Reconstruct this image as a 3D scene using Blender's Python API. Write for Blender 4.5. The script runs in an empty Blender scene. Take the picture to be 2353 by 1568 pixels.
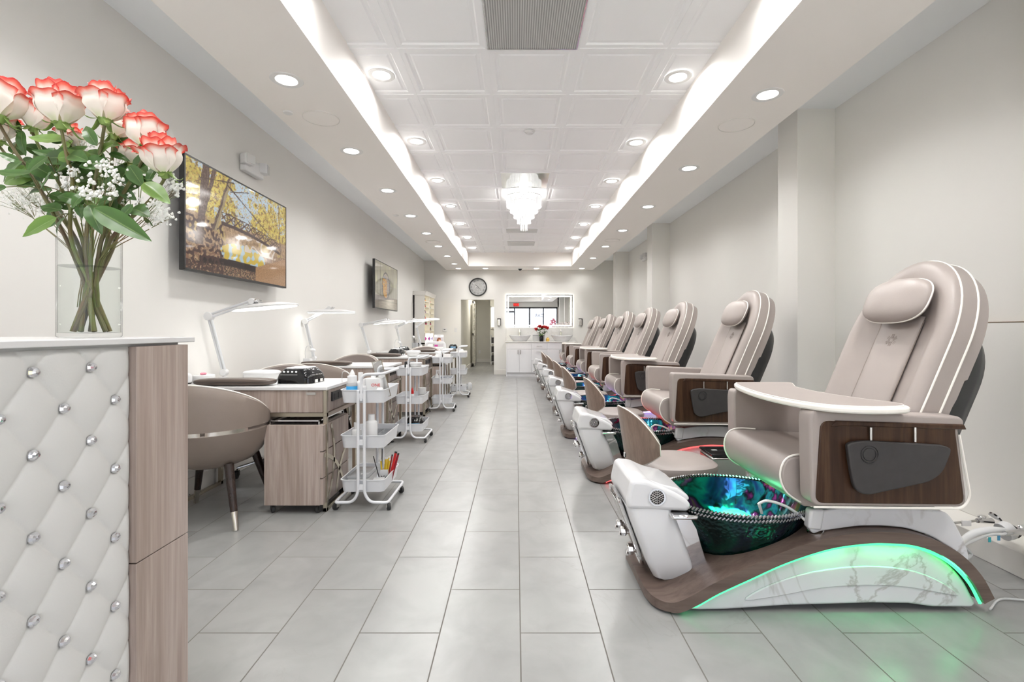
import bpy, math, random
from mathutils import Vector, Matrix, noise
R = math.radians
PI = math.pi
random.seed(7)
scene = bpy.context.scene
COL = scene.collection

# ---------------------------------------------------------------- helpers
class G:
    """collects geometry for one mesh"""
    def __init__(s):
        s.v = []; s.f = []; s.a = []
    def add(s, vs, fs, attr=None):
        o = len(s.v)
        s.v += [tuple(p) for p in vs]
        s.f += [tuple(i + o for i in f) for f in fs]
        s.a += list(attr) if attr else [0.0] * len(vs)
        return s
    def box(s, x0, x1, y0, y1, z0, z1, m=None):
        vs = [Vector((x, y, z)) for z in (z0, z1) for y in (y0, y1) for x in (x0, x1)]
        if m: vs = [m @ p for p in vs]
        return s.add(vs, [(0, 2, 3, 1), (4, 5, 7, 6), (0, 1, 5, 4), (2, 6, 7, 3), (0, 4, 6, 2), (1, 3, 7, 5)])
    def cbox(s, c, d, m=None):
        return s.box(c[0]-d[0]/2, c[0]+d[0]/2, c[1]-d[1]/2, c[1]+d[1]/2, c[2]-d[2]/2, c[2]+d[2]/2, m)
    def tube(s, path, r, n=10, closed=False, cap=True, flat=1.0):
        P = [Vector(p) for p in path]; N = len(P)
        rr = r if isinstance(r, (list, tuple)) else [r] * N
        T = []
        for i in range(N):
            if closed: t = P[(i+1) % N] - P[i-1]
            else: t = P[min(i+1, N-1)] - P[max(i-1, 0)]
            T.append(t.normalized() if t.length > 1e-9 else Vector((0, 0, 1)))
        ref = Vector((0, 0, 1)) if abs(T[0].z) < .9 else Vector((1, 0, 0))
        nrm = (ref - T[0]*ref.dot(T[0])).normalized()
        vs = []
        for i in range(N):
            nrm = nrm - T[i]*nrm.dot(T[i])
            nrm = nrm.normalized() if nrm.length > 1e-9 else T[i].orthogonal().normalized()
            b = T[i].cross(nrm)
            for k in range(n):
                a = 2*PI*k/n
                vs.append(P[i] + (nrm*math.cos(a)*flat + b*math.sin(a))*rr[i])
        fs = []
        for i in range(N if closed else N-1):
            j = (i+1) % N
            for k in range(n):
                k2 = (k+1) % n
                fs.append((i*n+k, i*n+k2, j*n+k2, j*n+k))
        if cap and not closed:
            fs.append(tuple(reversed(range(n)))); fs.append(tuple((N-1)*n+k for k in range(n)))
        return s.add(vs, fs)
    def cyl(s, p0, p1, r0, r1=None, n=20, cap=True):
        return s.tube([p0, p1], [r0, r0 if r1 is None else r1], n, cap=cap)
    def lathe(s, prof, n=32, c=(0, 0, 0), sx=1, sy=1, m=None, a0=0, a1=2*PI):
        full = abs(a1-a0-2*PI) < 1e-6
        k = n if full else n+1
        vs = []
        for (r, z) in prof:
            for i in range(k):
                a = a0+(a1-a0)*i/n
                p = Vector((r*sx*math.cos(a), r*sy*math.sin(a), z))
                if m: p = m @ p
                vs.append(p+Vector(c))
        fs = []
        for j in range(len(prof)-1):
            for i in range(n):
                i2 = (i+1) % k
                fs.append((j*k+i, j*k+i2, (j+1)*k+i2, (j+1)*k+i))
        return s.add(vs, fs)
    def prism(s, out, d0, d1, ax='y', m=None):
        """outline in 2D extruded: ax y -> (x,z), ax z -> (x,y), ax x -> (y,z)"""
        def P(a, b, d):
            p = {'y': (a, d, b), 'z': (a, b, d), 'x': (d, a, b)}[ax]
            p = Vector(p)
            return m @ p if m else p
        n = len(out)
        vs = [P(a, b, d0) for a, b in out]+[P(a, b, d1) for a, b in out]
        fs = [tuple(range(n)), tuple(reversed(range(n, 2*n)))]
        fs += [(i, n+i, n+(i+1) % n, (i+1) % n) for i in range(n)]
        return s.add(vs, fs)
    def sell(s, c, d, e1=1.0, e2=1.0, nu=24, nv=14, m=None):
        """superellipsoid; e<1 boxy, 1 = ellipsoid"""
        def pw(x, e): return math.copysign(abs(x)**e, x)
        vs = []
        for j in range(nv+1):
            ph = -PI/2+PI*j/nv
            for i in range(nu):
                th = 2*PI*i/nu
                p = Vector((d[0]*pw(math.cos(ph), e1)*pw(math.cos(th), e2), d[1]*pw(math.cos(ph), e1)*pw(math.sin(th), e2), d[2]*pw(math.sin(ph), e1)))
                if m: p = m @ p
                vs.append(p+Vector(c))
        fs = []
        for j in range(nv):
            for i in range(nu):
                i2 = (i+1) % nu
                fs.append((j*nu+i, j*nu+i2, (j+1)*nu+i2, (j+1)*nu+i))
        return s.add(vs, fs)
    def grid(s, fn, nu, nv, cu=False):
        vs = []; at = []
        ku = nu if cu else nu+1
        for j in range(nv+1):
            for i in range(ku):
                q = fn(i/nu, j/nv)
                if len(q) == 2: vs.append(q[0]); at.append(q[1])
                else: vs.append(q); at.append(0.0)
        fs = []
        for j in range(nv):
            for i in range(nu):
                i2 = (i+1) % ku
                fs.append((j*ku+i, j*ku+i2, (j+1)*ku+i2, (j+1)*ku+i))
        return s.add(vs, fs, at)
    def loops(s, rings, cap0=True, cap1=True):
        n = len(rings[0]); vs = [p for r in rings for p in r]; fs = []
        for j in range(len(rings)-1):
            for i in range(n):
                i2 = (i+1) % n
                fs.append((j*n+i, j*n+i2, (j+1)*n+i2, (j+1)*n+i))
        if cap0: fs.append(tuple(reversed(range(n))))
        if cap1: fs.append(tuple((len(rings)-1)*n+i for i in range(n)))
        return s.add(vs, fs)

def obj(name, g, mat, parent=None, loc=(0, 0, 0), rz=0, bev=0, seg=2, sm=35, solid=0, sub=0, attr=False, label=None, cat=None, group=None, kind=None):
    me = bpy.data.meshes.new(name)
    me.from_pydata(g.v, [], g.f)
    me.validate()
    o = bpy.data.objects.new(name, me); COL.objects.link(o)
    import bmesh
    bm = bmesh.new(); bm.from_mesh(me)
    bmesh.ops.remove_doubles(bm, verts=bm.verts, dist=1e-6)
    if not attr:
        bmesh.ops.recalc_face_normals(bm, faces=bm.faces)
        bm.to_mesh(me)
    bm.free()
    if attr:
        A = me.attributes.new('edge', 'FLOAT', 'POINT')
        for i, x in enumerate(g.a[:len(me.vertices)]): A.data[i].value = x
    if sm:
        me.polygons.foreach_set('use_smooth', [True]*len(me.polygons))
        me.set_sharp_from_angle(angle=R(sm))
    me.materials.append(M[mat])
    o.location = loc; o.rotation_euler = (0, 0, rz)
    if parent: o.parent = parent
    if solid:
        md = o.modifiers.new('solid', 'SOLIDIFY'); md.thickness = solid; md.offset = 0
    if bev:
        md = o.modifiers.new('bevel', 'BEVEL'); md.width = bev; md.segments = seg; md.limit_method = 'ANGLE'; md.angle_limit = R(35)
        md.harden_normals = False
    if sub:
        md = o.modifiers.new('sub', 'SUBSURF'); md.levels = sub; md.render_levels = sub
    if label: o['label'] = label
    if cat: o['category'] = cat
    if group: o['group'] = group
    if kind: o['kind'] = kind
    return o

def thing(name, label, cat, loc=(0, 0, 0), rz=0, group=None):
    o = bpy.data.objects.new(name, None); COL.objects.link(o)
    o.empty_display_size = .1
    o.location = loc; o.rotation_euler = (0, 0, rz)
    o['label'] = label; o['category'] = cat
    if group: o['group'] = group
    return o

def struct(name, g, mat, **k):
    return obj(name, g, mat, kind='structure', **k)

def dup(root, loc=None, rz=None, label=None, group=None, skip=()):
    r = root.copy(); COL.objects.link(r)
    if loc is not None: r.location = loc
    if rz is not None: r.rotation_euler = (0, 0, rz)
    if label: r['label'] = label
    if group: r['group'] = group
    for ch in root.children:
        if ch.name.split('.')[0] in skip: continue
        c = ch.copy(); COL.objects.link(c); c.parent = r
        for gc in ch.children:
            d = gc.copy(); COL.objects.link(d); d.parent = c
    return r

ORD = ['first', 'second', 'third', 'fourth', 'fifth', 'sixth', 'seventh', 'eighth', 'ninth', 'tenth', 'eleventh', 'twelfth']

# camera model of the photograph (2353 x 1568): eye 1.15 m above the floor, looking along +Y
F, CX, CY, H = 1100.0, 1186.0, 759.0, 1.15
def W(px, py, Y):
    return ((px-CX)*Y/F, Y, H-(py-CY)*Y/F)
def rrect(x0, x1, y0, y1, r, n=5):
    pts = []
    for (cx, cy, a) in ((x1-r, y1-r, 0), (x0+r, y1-r, 90), (x0+r, y0+r, 180), (x1-r, y0+r, 270)):
        for i in range(n+1):
            t = R(a+90*i/n); pts.append((cx+r*math.cos(t), cy+r*math.sin(t)))
    return pts
def smooth_path(pts, n=6, closed=False):
    P = [Vector(p) for p in pts]; N = len(P); out = []
    rng = range(N) if closed else range(N-1)
    for i in rng:
        p0 = P[i-1] if (closed or i > 0) else P[0]*2-P[1]
        p1 = P[i]; p2 = P[(i+1) % N]
        p3 = P[(i+2) % N] if (closed or i+2 < N) else P[-1]*2-P[-2]
        for k in range(n):
            t = k/n
            out.append(.5*((2*p1)+(p2-p0)*t+(2*p0-5*p1+4*p2-p3)*t*t+(3*p1-p0-3*p2+p3)*t**3))
    if not closed: out.append(P[-1])
    return out
def fillet(pts, r, n=5):
    """polyline with rounded corners"""
    P = [Vector(p) for p in pts]; out = [P[0]]
    for i in range(1, len(P)-1):
        a, b, c = P[i-1], P[i], P[i+1]
        d1 = (a-b); d2 = (c-b); q = min(r, d1.length*.49, d2.length*.49)
        p0 = b+d1.normalized()*q; p1 = b+d2.normalized()*q
        for k in range(n+1):
            t = k/n; out.append(p0*(1-t)**2+b*2*t*(1-t)+p1*t*t)
    out.append(P[-1]); return out

def round_poly(pts, r, n=5):
    P = [Vector((a, b, 0)) for a, b in pts]; N = len(P); out = []
    for i in range(N):
        a, b, c = P[i-1], P[i], P[(i+1) % N]
        q = min(r, (a-b).length*.45, (c-b).length*.45)
        p0 = b+(a-b).normalized()*q; p1 = b+(c-b).normalized()*q
        for k in range(n+1):
            t = k/n; v = p0*(1-t)**2+b*2*t*(1-t)+p1*t*t; out.append((v.x, v.y))
    return out

# ---------------------------------------------------------------- materials
M = {}
def mat(name, col=(.8, .8, .8), rough=.5, metal=0, **k):
    m = bpy.data.materials.new(name); m.use_nodes = True
    nt = m.node_tree; b = nt.nodes['Principled BSDF']
    b.inputs['Base Color'].default_value = (*col, 1)
    b.inputs['Roughness'].default_value = rough
    b.inputs['Metallic'].default_value = metal
    for kk, v in k.items():
        b.inputs[kk.replace('_', ' ')].default_value = v
    M[name] = m
    return m, nt, b
def nd(nt, t, **k):
    n = nt.nodes.new(t)
    for a, v in k.items():
        if a in n.bl_rna.properties: setattr(n, a, v)
        else: n.inputs[a.replace('_', ' ')].default_value = v
    return n
def ramp(nt, src, stops):
    r = nt.nodes.new('ShaderNodeValToRGB')
    e = r.color_ramp.elements
    while len(e) < len(stops): e.new(.5)
    for i, (p, c) in enumerate(stops):
        e[i].position = p; e[i].color = (*c, 1)
    nt.links.new(src, r.inputs['Fac'])
    return r
def coords(nt, scale=(1, 1, 1), which='Object', loc=(0, 0, 0), rot=(0, 0, 0)):
    tc = nt.nodes.new('ShaderNodeTexCoord'); mp = nt.nodes.new('ShaderNodeMapping')
    mp.inputs['Scale'].default_value = scale; mp.inputs['Location'].default_value = loc; mp.inputs['Rotation'].default_value = rot
    nt.links.new(tc.outputs[which], mp.inputs['Vector'])
    return mp.outputs['Vector']
def bump(nt, b, src, strength=.1, dist=.01):
    n = nt.nodes.new('ShaderNodeBump'); n.inputs['Strength'].default_value = strength; n.inputs['Distance'].default_value = dist
    nt.links.new(src, n.inputs['Height']); nt.links.new(n.outputs['Normal'], b.inputs['Normal'])
def speckle(name, c1, c2, rough, scale=8, bmp=.05, **k):
    m, nt, b = mat(name, c1, rough, **k)
    n = nd(nt, 'ShaderNodeTexNoise', Scale=scale, Detail=4.0)
    nt.links.new(coords(nt), n.inputs['Vector'])
    r = ramp(nt, n.outputs['Fac'], [(.3, c1), (.7, c2)])
    nt.links.new(r.outputs['Color'], b.inputs['Base Color'])
    n2 = nd(nt, 'ShaderNodeTexNoise', Scale=scale*40, Detail=2.0)
    nt.links.new(coords(nt), n2.inputs['Vector'])
    if bmp: bump(nt, b, n2.outputs['Fac'], bmp, .002)
    return m

speckle('wall_paint', (.765, .753, .722), (.78, .768, .737), .75, 1.5, .08)
speckle('soffit_paint', (.88, .845, .81), (.89, .86, .825), .55, 1.2, .03)
speckle('trim_brown', (.22, .15, .10), (.28, .20, .14), .6, 9, 0)
speckle('ceiling_white', (.95, .955, .965), (.955, .96, .97), .6, 3, .05)
speckle('outer_ceiling', (.90, .925, .94), (.91, .935, .95), .7, 3, .05)
speckle('trim_paint', (.74, .72, .68), (.76, .74, .70), .5, 2, 0)
speckle('corridor_paint', (.66, .64, .58), (.68, .66, .60), .6, 2, 0)
speckle('white_lacquer', (.72, .72, .74), (.74, .74, .76), .12, 2, 0)
speckle('white_metal', (.66, .67, .69), (.68, .69, .71), .3, 3, 0)
speckle('white_plastic', (.70, .70, .70), (.72, .72, .72), .35, 5, .02)
speckle('matte_white', (.76, .76, .75), (.78, .78, .77), .55, 5, .02)
speckle('black_plastic', (.012, .012, .013), (.02, .02, .02), .35, 20, .03)
speckle('black_gloss', (.006, .006, .007), (.009, .009, .01), .06, 20, 0)
speckle('black_rubber', (.02, .02, .02), (.03, .03, .03), .7, 20, .05)
speckle('charcoal', (.030, .027, .027), (.036, .033, .033), .5, 30, .1)
speckle('dark_wood_leg', (.018, .010, .008), (.03, .016, .012), .25, 20, 0)
speckle('brown_leather', (.085, .062, .050), (.10, .074, .060), .32, 12, .15)
speckle('taupe', (.325, .282, .262), (.345, .30, .278), .42, 9, .15)
speckle('taupe_chair', (.205, .165, .14), (.22, .178, .152), .42, 9, .15)
speckle('taupe_dark', (.20, .16, .14), (.22, .18, .155), .42, 9, .15)
speckle('cream_piping', (.80, .77, .71), (.84, .81, .75), .4, 20, 0)
speckle('cushion_white', (.60, .595, .575), (.62, .615, .595), .45, 6, .10)
speckle('grille_grey', (.50, .51, .50), (.55, .55, .54), .4, 5, 0)
speckle('green_stem', (.10, .17, .03), (.16, .10, .04), .45, 14, .05)
speckle('brown_stem', (.10, .055, .03), (.12, .13, .04), .5, 14, .1)
speckle('sepal', (.25, .36, .10), (.18, .28, .06), .5, 14, .05)
speckle('breath_white', (.85, .85, .80), (.9, .9, .87), .6, 30, 0)
speckle('teal_plastic', (.02, .30, .34), (.03, .34, .38), .4, 10, 0)
speckle('red_plastic', (.55, .01, .01), (.6, .02, .02), .3, 10, 0)
speckle('yellow_plastic', (.72, .48, .02), (.78, .55, .04), .35, 10, 0)
speckle('maroon', (.25, .01, .02), (.30, .015, .03), .35, 10, 0)
speckle('blue_liquid', (.03, .30, .62), (.05, .36, .70), .15, 10, 0)
speckle('paper', (.82, .80, .78), (.85, .83, .8), .6, 10, 0)
speckle('grey_paper', (.42, .38, .40), (.46, .42, .44), .6, 10, 0)
speckle('skin_print', (.66, .40, .28), (.70, .45, .33), .6, 30, 0)
speckle('hair_print', (.17, .05, .02), (.26, .09, .04), .6, 60, 0)
speckle('magenta_print', (.50, .03, .12), (.35, .03, .30), .6, 40, 0)
speckle('purple_print', (.14, .07, .30), (.25, .10, .35), .6, 40, 0)
speckle('red_rose', (.38, .004, .006), (.5, .008, .01), .5, 30, .1)
speckle('amber', (.80, .50, .10), (.85, .58, .16), .2, 30, 0)
speckle('bounce_ground', (.60, .60, .58), (.66, .66, .64), .9, 3, .2)  # outside ground made pale to bounce daylight onto the ceiling
speckle('facade', (.20, .22, .26), (.22, .24, .28), .8, .8, 0)
speckle('facade_text', (.05, .05, .06), (.06, .06, .07), .7, 5, 0)
speckle('shrub', (.35, .42, .05), (.5, .5, .10), .8, 12, .3)
speckle('planter_brick', (.42, .22, .12), (.52, .30, .18), .8, 12, .3)
speckle('pink_deco', (.75, .20, .30), (.8, .35, .42), .5, 30, 0)
speckle('mirror_frame', (.62, .62, .60), (.66, .66, .64), .3, 30, 0, Metallic=.8)
mat('chrome', (.86, .86, .87), .06, 1)
mat('steel', (.62, .61, .59), .25, 1)
mat('bronze_steel', (.50, .45, .36), .25, 1)
mat('brushed', (.70, .66, .60), .22, 1)
mat('mirror', (.92, .93, .93), .01, 1)
mat('mirror_tile', (.70, .70, .69), .10, 1)
mat('glass', (1, 1, 1), 0, 0, Transmission_Weight=1.0, IOR=1.45)
mat('crystal', (1, 1, 1), .02, 0, Transmission_Weight=.75, IOR=1.5, Emission_Color=(1, 1, .98, 1), Emission_Strength=.12)  # faint glow put into the crystal itself, beside the bulbs
mat('water', (.97, 1, .98), 0, 0, Transmission_Weight=1.0, IOR=1.333)
mat('clear_plastic', (.93, .95, .97), .12, 0, Transmission_Weight=.65, IOR=1.4)
mat('frosted', (.88, .88, .87), .25, 0, Transmission_Weight=.25, IOR=1.4)
mat('gem', (.72, .72, .74), .08, .85)
def clearglass(name, tint=(1, 1, 1), f=.06):
    m = bpy.data.materials.new(name); m.use_nodes = True; nt = m.node_tree; nt.nodes.remove(nt.nodes['Principled BSDF'])
    a = nd(nt, 'ShaderNodeBsdfTransparent'); a.inputs[0].default_value = (*tint, 1)
    g_ = nd(nt, 'ShaderNodeBsdfGlossy', Roughness=.02); mx = nt.nodes.new('ShaderNodeMixShader'); mx.inputs[0].default_value = f
    nt.links.new(a.outputs[0], mx.inputs[1]); nt.links.new(g_.outputs[0], mx.inputs[2]); nt.links.new(mx.outputs[0], nt.nodes['Material Output'].inputs[0])
    M[name] = m
clearglass('window_glass')
def vaseglass(name, tint, lo, hi):
    m = bpy.data.materials.new(name); m.use_nodes = True; nt = m.node_tree; nt.nodes.remove(nt.nodes['Principled BSDF'])
    a = nd(nt, 'ShaderNodeBsdfTransparent'); a.inputs[0].default_value = (*tint, 1)
    g_ = nd(nt, 'ShaderNodeBsdfGlossy', Roughness=.01); mx = nt.nodes.new('ShaderNodeMixShader')
    fr = nt.nodes.new('ShaderNodeLayerWeight'); fr.inputs['Blend'].default_value = .5
    pw_ = nd(nt, 'ShaderNodeMath', operation='POWER'); pw_.inputs[1].default_value = 4.0; nt.links.new(fr.outputs['Facing'], pw_.inputs[0])
    ma_ = nd(nt, 'ShaderNodeMath', operation='MULTIPLY_ADD'); ma_.inputs[1].default_value = lo; ma_.inputs[2].default_value = .012; nt.links.new(pw_.outputs[0], ma_.inputs[0])
    nt.links.new(ma_.outputs[0], mx.inputs[0])
    cr_ = ramp(nt, fr.outputs['Facing'], [(0, tint), (.75, tint), (.93, tuple(q*.62 for q in tint)), (1, tuple(q*.8 for q in tint))]); nt.links.new(cr_.outputs['Color'], a.inputs[0])  # edge darkening put into the tint in place of refraction
    nt.links.new(a.outputs[0], mx.inputs[1]); nt.links.new(g_.outputs[0], mx.inputs[2]); nt.links.new(mx.outputs[0], nt.nodes['Material Output'].inputs[0])
    M[name] = m
vaseglass('vase_glass', (.985, .992, .99), .55, 0)
vaseglass('vase_water', (.965, .975, .965), .2, 0)
mat('glass_blue', (.02, .20, .36), .04, 0, Coat_Weight=1.0)

def emis(name, col, st):
    m, nt, b = mat(name, tuple(.5*c*c for c in col), .4)
    b.inputs['Emission Color'].default_value = (*col, 1); b.inputs['Emission Strength'].default_value = st
emis('lamp_lens', (1, .98, .95), 9)
emis('led_white', (1, 1, .97), 3)
emis('led_mirror', (1, 1, .93), 6)
emis('led_warm', (1, .90, .62), 7.0)
emis('led_green', (.07, .85, .30), 1.3)
emis('led_red', (1, .08, .08), 1.6)
emis('led_violet', (.62, .42, 1), 2.6)
emis('led_pink', (1, .15, .35), 2.4)
emis('exit_red', (1, .04, .03), 2.0)
emis('window_day', (.95, .97, 1), 1.6)
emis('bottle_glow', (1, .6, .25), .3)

def wood(name, cols, axis, scale=1.0, rough=.4, coat=0.0, st=14):
    """axis = grain direction"""
    m, nt, b = mat(name, cols[0], rough)
    sc = [9*scale]*3; sc[axis] = .55*scale
    v = coords(nt, tuple(sc))
    n = nd(nt, 'ShaderNodeTexNoise', Scale=2.2, Detail=6.0, Roughness=.62, Distortion=.5)
    nt.links.new(v, n.inputs['Vector'])
    sc2 = [st*scale*6]*3; sc2[axis] = 1.6*scale
    n2 = nd(nt, 'ShaderNodeTexNoise', Scale=1.5, Detail=3.0)
    nt.links.new(coords(nt, tuple(sc2)), n2.inputs['Vector'])
    r = ramp(nt, n.outputs['Fac'], [(.30, cols[0]), (.48, cols[1]), (.60, cols[2]), (.72, cols[1])])
    mx = nd(nt, 'ShaderNodeMix', data_type='RGBA', blend_type='MULTIPLY'); mx.inputs['Factor'].default_value = .35
    r2 = ramp(nt, n2.outputs['Fac'], [(.35, (.62, .60, .58)), (.6, (1, 1, 1))])
    nt.links.new(r.outputs['Color'], mx.inputs['A']); nt.links.new(r2.outputs['Color'], mx.inputs['B'])
    nt.links.new(mx.outputs['Result'], b.inputs['Base Color'])
    b.inputs['Coat Weight'].default_value = coat; b.inputs['Coat Roughness'].default_value = .12
    bump(nt, b, n2.outputs['Fac'], .06, .002)
grey = [(.28, .215, .18), (.375, .30, .26), (.45, .375, .335)]
wood('wood_grey', grey, 2, 1.0, .42)
wood('wood_grey_h', grey, 0, 1.0, .42)
wood('wood_dark', [(.024, .010, .005), (.046, .021, .011), (.070, .036, .019)], 2, 1.2, .36, 0)
M['wood_dark'].node_tree.nodes['Principled BSDF'].inputs['Specular IOR Level'].default_value = .3
wood('wood_deck', [(.085, .058, .046), (.125, .088, .072), (.15, .11, .09)], 0, 1.0, .42, 0)
wood('wood_stool', [(.17, .115, .085), (.22, .155, .12), (.26, .19, .15)], 2, 1.4, .35, .1)

def marble(name, base, vein, rough=.1, scale=1.6, amt=.5):
    m, nt, b = mat(name, base, rough)
    v = coords(nt)
    n1 = nd(nt, 'ShaderNodeTexNoise', Scale=scale, Detail=7.0, Roughness=.55, Distortion=1.4)
    nt.links.new(v, n1.inputs['Vector'])
    # thin veins where the noise crosses one half
    s = nd(nt, 'ShaderNodeMath', operation='SUBTRACT'); s.inputs[1].default_value = .5
    a = nd(nt, 'ShaderNodeMath', operation='ABSOLUTE')
    nt.links.new(n1.outputs['Fac'], s.inputs[0]); nt.links.new(s.outputs[0], a.inputs[0])
    n2 = nd(nt, 'ShaderNodeTexNoise', Scale=scale*.9, Detail=3.0)
    nt.links.new(v, n2.inputs['Vector'])
    rv = ramp(nt, a.outputs[0], [(0, (1, 1, 1)), (.022, (0, 0, 0))])
    rm = ramp(nt, n2.outputs['Fac'], [(.44, (0, 0, 0)), (.62, (1, 1, 1))])
    mu = nd(nt, 'ShaderNodeMath', operation='MULTIPLY'); nt.links.new(rv.outputs['Color'], mu.inputs[0]); nt.links.new(rm.outputs['Color'], mu.inputs[1])
    mu2 = nd(nt, 'ShaderNodeMath', operation='MULTIPLY'); nt.links.new(mu.outputs[0], mu2.inputs[0]); mu2.inputs[1].default_value = amt
    mx = nd(nt, 'ShaderNodeMix', data_type='RGBA'); nt.links.new(mu2.outputs[0], mx.inputs['Factor'])
    n3 = nd(nt, 'ShaderNodeTexNoise', Scale=scale*1.4, Detail=4.0); nt.links.new(v, n3.inputs['Vector'])
    rb = ramp(nt, n3.outputs['Fac'], [(.35, tuple(x*.92 for x in base)), (.6, base)])
    nt.links.new(rb.outputs['Color'], mx.inputs['A']); mx.inputs['B'].default_value = (*vein, 1)
    nt.links.new(mx.outputs['Result'], b.inputs['Base Color'])
    return m, nt, b
marble('marble', (.64, .64, .66), (.30, .27, .25), .08, 1.8, .6)
marble('marble_counter', (.72, .71, .69), (.45, .40, .36), .15, 2.4, .5)
marble('quartz', (.70, .695, .69), (.62, .61, .60), .22, 2.4, .2)
marble('white_cast', (.66, .66, .67), (.50, .48, .46), .07, 1.6, .35)

# floor tiles 12 x 24 inch in half bond, long side along the room
def floor_mat():
    m, nt, b = mat('floor_tile', (.7, .7, .68), .25)
    tc = nt.nodes.new('ShaderNodeTexCoord'); sp = nt.nodes.new('ShaderNodeSeparateXYZ'); cb = nt.nodes.new('ShaderNodeCombineXYZ')
    nt.links.new(tc.outputs['Object'], sp.inputs[0])
    ay = nd(nt, 'ShaderNodeMath', operation='ADD'); ay.inputs[1].default_value = .6085*20-2.121+FLOOR_OFF
    ax = nd(nt, 'ShaderNodeMath', operation='ADD'); ax.inputs[1].default_value = .3056*20-.016
    nt.links.new(sp.outputs['Y'], ay.inputs[0]); nt.links.new(sp.outputs['X'], ax.inputs[0])
    nt.links.new(ay.outputs[0], cb.inputs[0]); nt.links.new(ax.outputs[0], cb.inputs[1])
    br = nt.nodes.new('ShaderNodeTexBrick'); br.offset = .5; br.offset_frequency = 2; br.squash = 1
    br.inputs['Scale'].default_value = 1; br.inputs['Brick Width'].default_value = .6085; br.inputs['Row Height'].default_value = .3056
    br.inputs['Mortar Size'].default_value = .0026; br.inputs['Mortar Smooth'].default_value = .1; br.inputs['Bias'].default_value = 0
    br.inputs['Color1'].default_value = (0, 0, 0, 1); br.inputs['Color2'].default_value = (1, 1, 1, 1); br.inputs['Mortar'].default_value = (.5, .5, .5, 1)
    nt.links.new(cb.outputs[0], br.inputs['Vector'])
    mw = nd(nt, 'ShaderNodeMath', operation='MULTIPLY'); mw.inputs[1].default_value = 37.0
    nt.links.new(br.outputs['Color'], mw.inputs[0])
    def noise4(scale, det, dist, rg=.55):
        n = nd(nt, 'ShaderNodeTexNoise', noise_dimensions='4D', Scale=scale, Detail=det, Distortion=dist, Roughness=rg)
        nt.links.new(tc.outputs['Object'], n.inputs['Vector']); nt.links.new(mw.outputs[0], n.inputs['W']); return n
    n1 = noise4(2.1, 7.0, 1.2); n2 = noise4(1.9, 3.0, 0); n3 = noise4(4.5, 5.0, .6)
    s = nd(nt, 'ShaderNodeMath', operation='SUBTRACT'); s.inputs[1].default_value = .5
    a = nd(nt, 'ShaderNodeMath', operation='ABSOLUTE')
    nt.links.new(n1.outputs['Fac'], s.inputs[0]); nt.links.new(s.outputs[0], a.inputs[0])
    rv = ramp(nt, a.outputs[0], [(0, (1, 1, 1)), (.010, (0, 0, 0))])
    rm = ramp(nt, n2.outputs['Fac'], [(.50, (0, 0, 0)), (.66, (1, 1, 1))])
    mu = nd(nt, 'ShaderNodeMath', operation='MULTIPLY'); nt.links.new(rv.outputs['Color'], mu.inputs[0]); nt.links.new(rm.outputs['Color'], mu.inputs[1])
    mu2 = nd(nt, 'ShaderNodeMath', operation='MULTIPLY'); nt.links.new(mu.outputs[0], mu2.inputs[0]); mu2.inputs[1].default_value = .55
    rb = ramp(nt, n3.outputs['Fac'], [(.3, (.245, .245, .239)), (.62, (.285, .284, .277))])
    mx = nd(nt, 'ShaderNodeMix', data_type='RGBA'); nt.links.new(mu2.outputs[0], mx.inputs['Factor'])
    nt.links.new(rb.outputs['Color'], mx.inputs['A']); mx.inputs['B'].default_value = (.24, .235, .225, 1)
    mm = nd(nt, 'ShaderNodeMix', data_type='RGBA'); nt.links.new(br.outputs['Fac'], mm.inputs['Factor'])
    nt.links.new(mx.outputs['Result'], mm.inputs['A']); mm.inputs['B'].default_value = (.12, .112, .10, 1)
    nt.links.new(mm.outputs['Result'], b.inputs['Base Color'])
    rr = ramp(nt, br.outputs['Fac'], [(0, (.27, .27, .27)), (1, (.8, .8, .8))])
    nt.links.new(rr.outputs['Color'], b.inputs['Roughness'])
    inv = nd(nt, 'ShaderNodeMath', operation='SUBTRACT'); inv.inputs[0].default_value = 1; nt.links.new(br.outputs['Fac'], inv.inputs[1])
    bump(nt, b, inv.outputs[0], .3, .001)
FLOOR_OFF = 0.0
floor_mat()

# petals: cream with red edges (the attribute 'edge' marks the petal rim)
def petal(name, inner, mid, rim):
    m, nt, b = mat(name, inner, .5, Subsurface_Weight=0.0)
    a = nt.nodes.new('ShaderNodeAttribute'); a.attribute_name = 'edge'
    n = nd(nt, 'ShaderNodeTexNoise', Scale=60.0, Detail=3.0); nt.links.new(coords(nt), n.inputs['Vector'])
    ad = nd(nt, 'ShaderNodeMath', operation='MULTIPLY_ADD'); ad.inputs[1].default_value = .12; nt.links.new(n.outputs['Fac'], ad.inputs[0]); nt.links.new(a.outputs['Fac'], ad.inputs[2])
    r = ramp(nt, ad.outputs[0], [(.0, (.66, .70, .42)), (.20, inner), (.66, inner), (.86, mid), (1.0, rim)])
    nt.links.new(r.outputs['Color'], b.inputs['Base Color'])
petal('rose_petal', (.85, .77, .68), (.86, .20, .14), (.62, .02, .025))
def leafmat(name, c1, c2, vein):
    m, nt, b = mat(name, c1, .35)
    a = nt.nodes.new('ShaderNodeAttribute'); a.attribute_name = 'edge'
    r = ramp(nt, a.outputs['Fac'], [(0, vein), (.06, c1), (1, c2)])
    nt.links.new(r.outputs['Color'], b.inputs['Base Color'])
leafmat('leaf', (.045, .10, .022), (.06, .135, .03), (.16, .24, .08))
leafmat('leaf_light', (.10, .19, .035), (.13, .23, .045), (.22, .32, .12))

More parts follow.
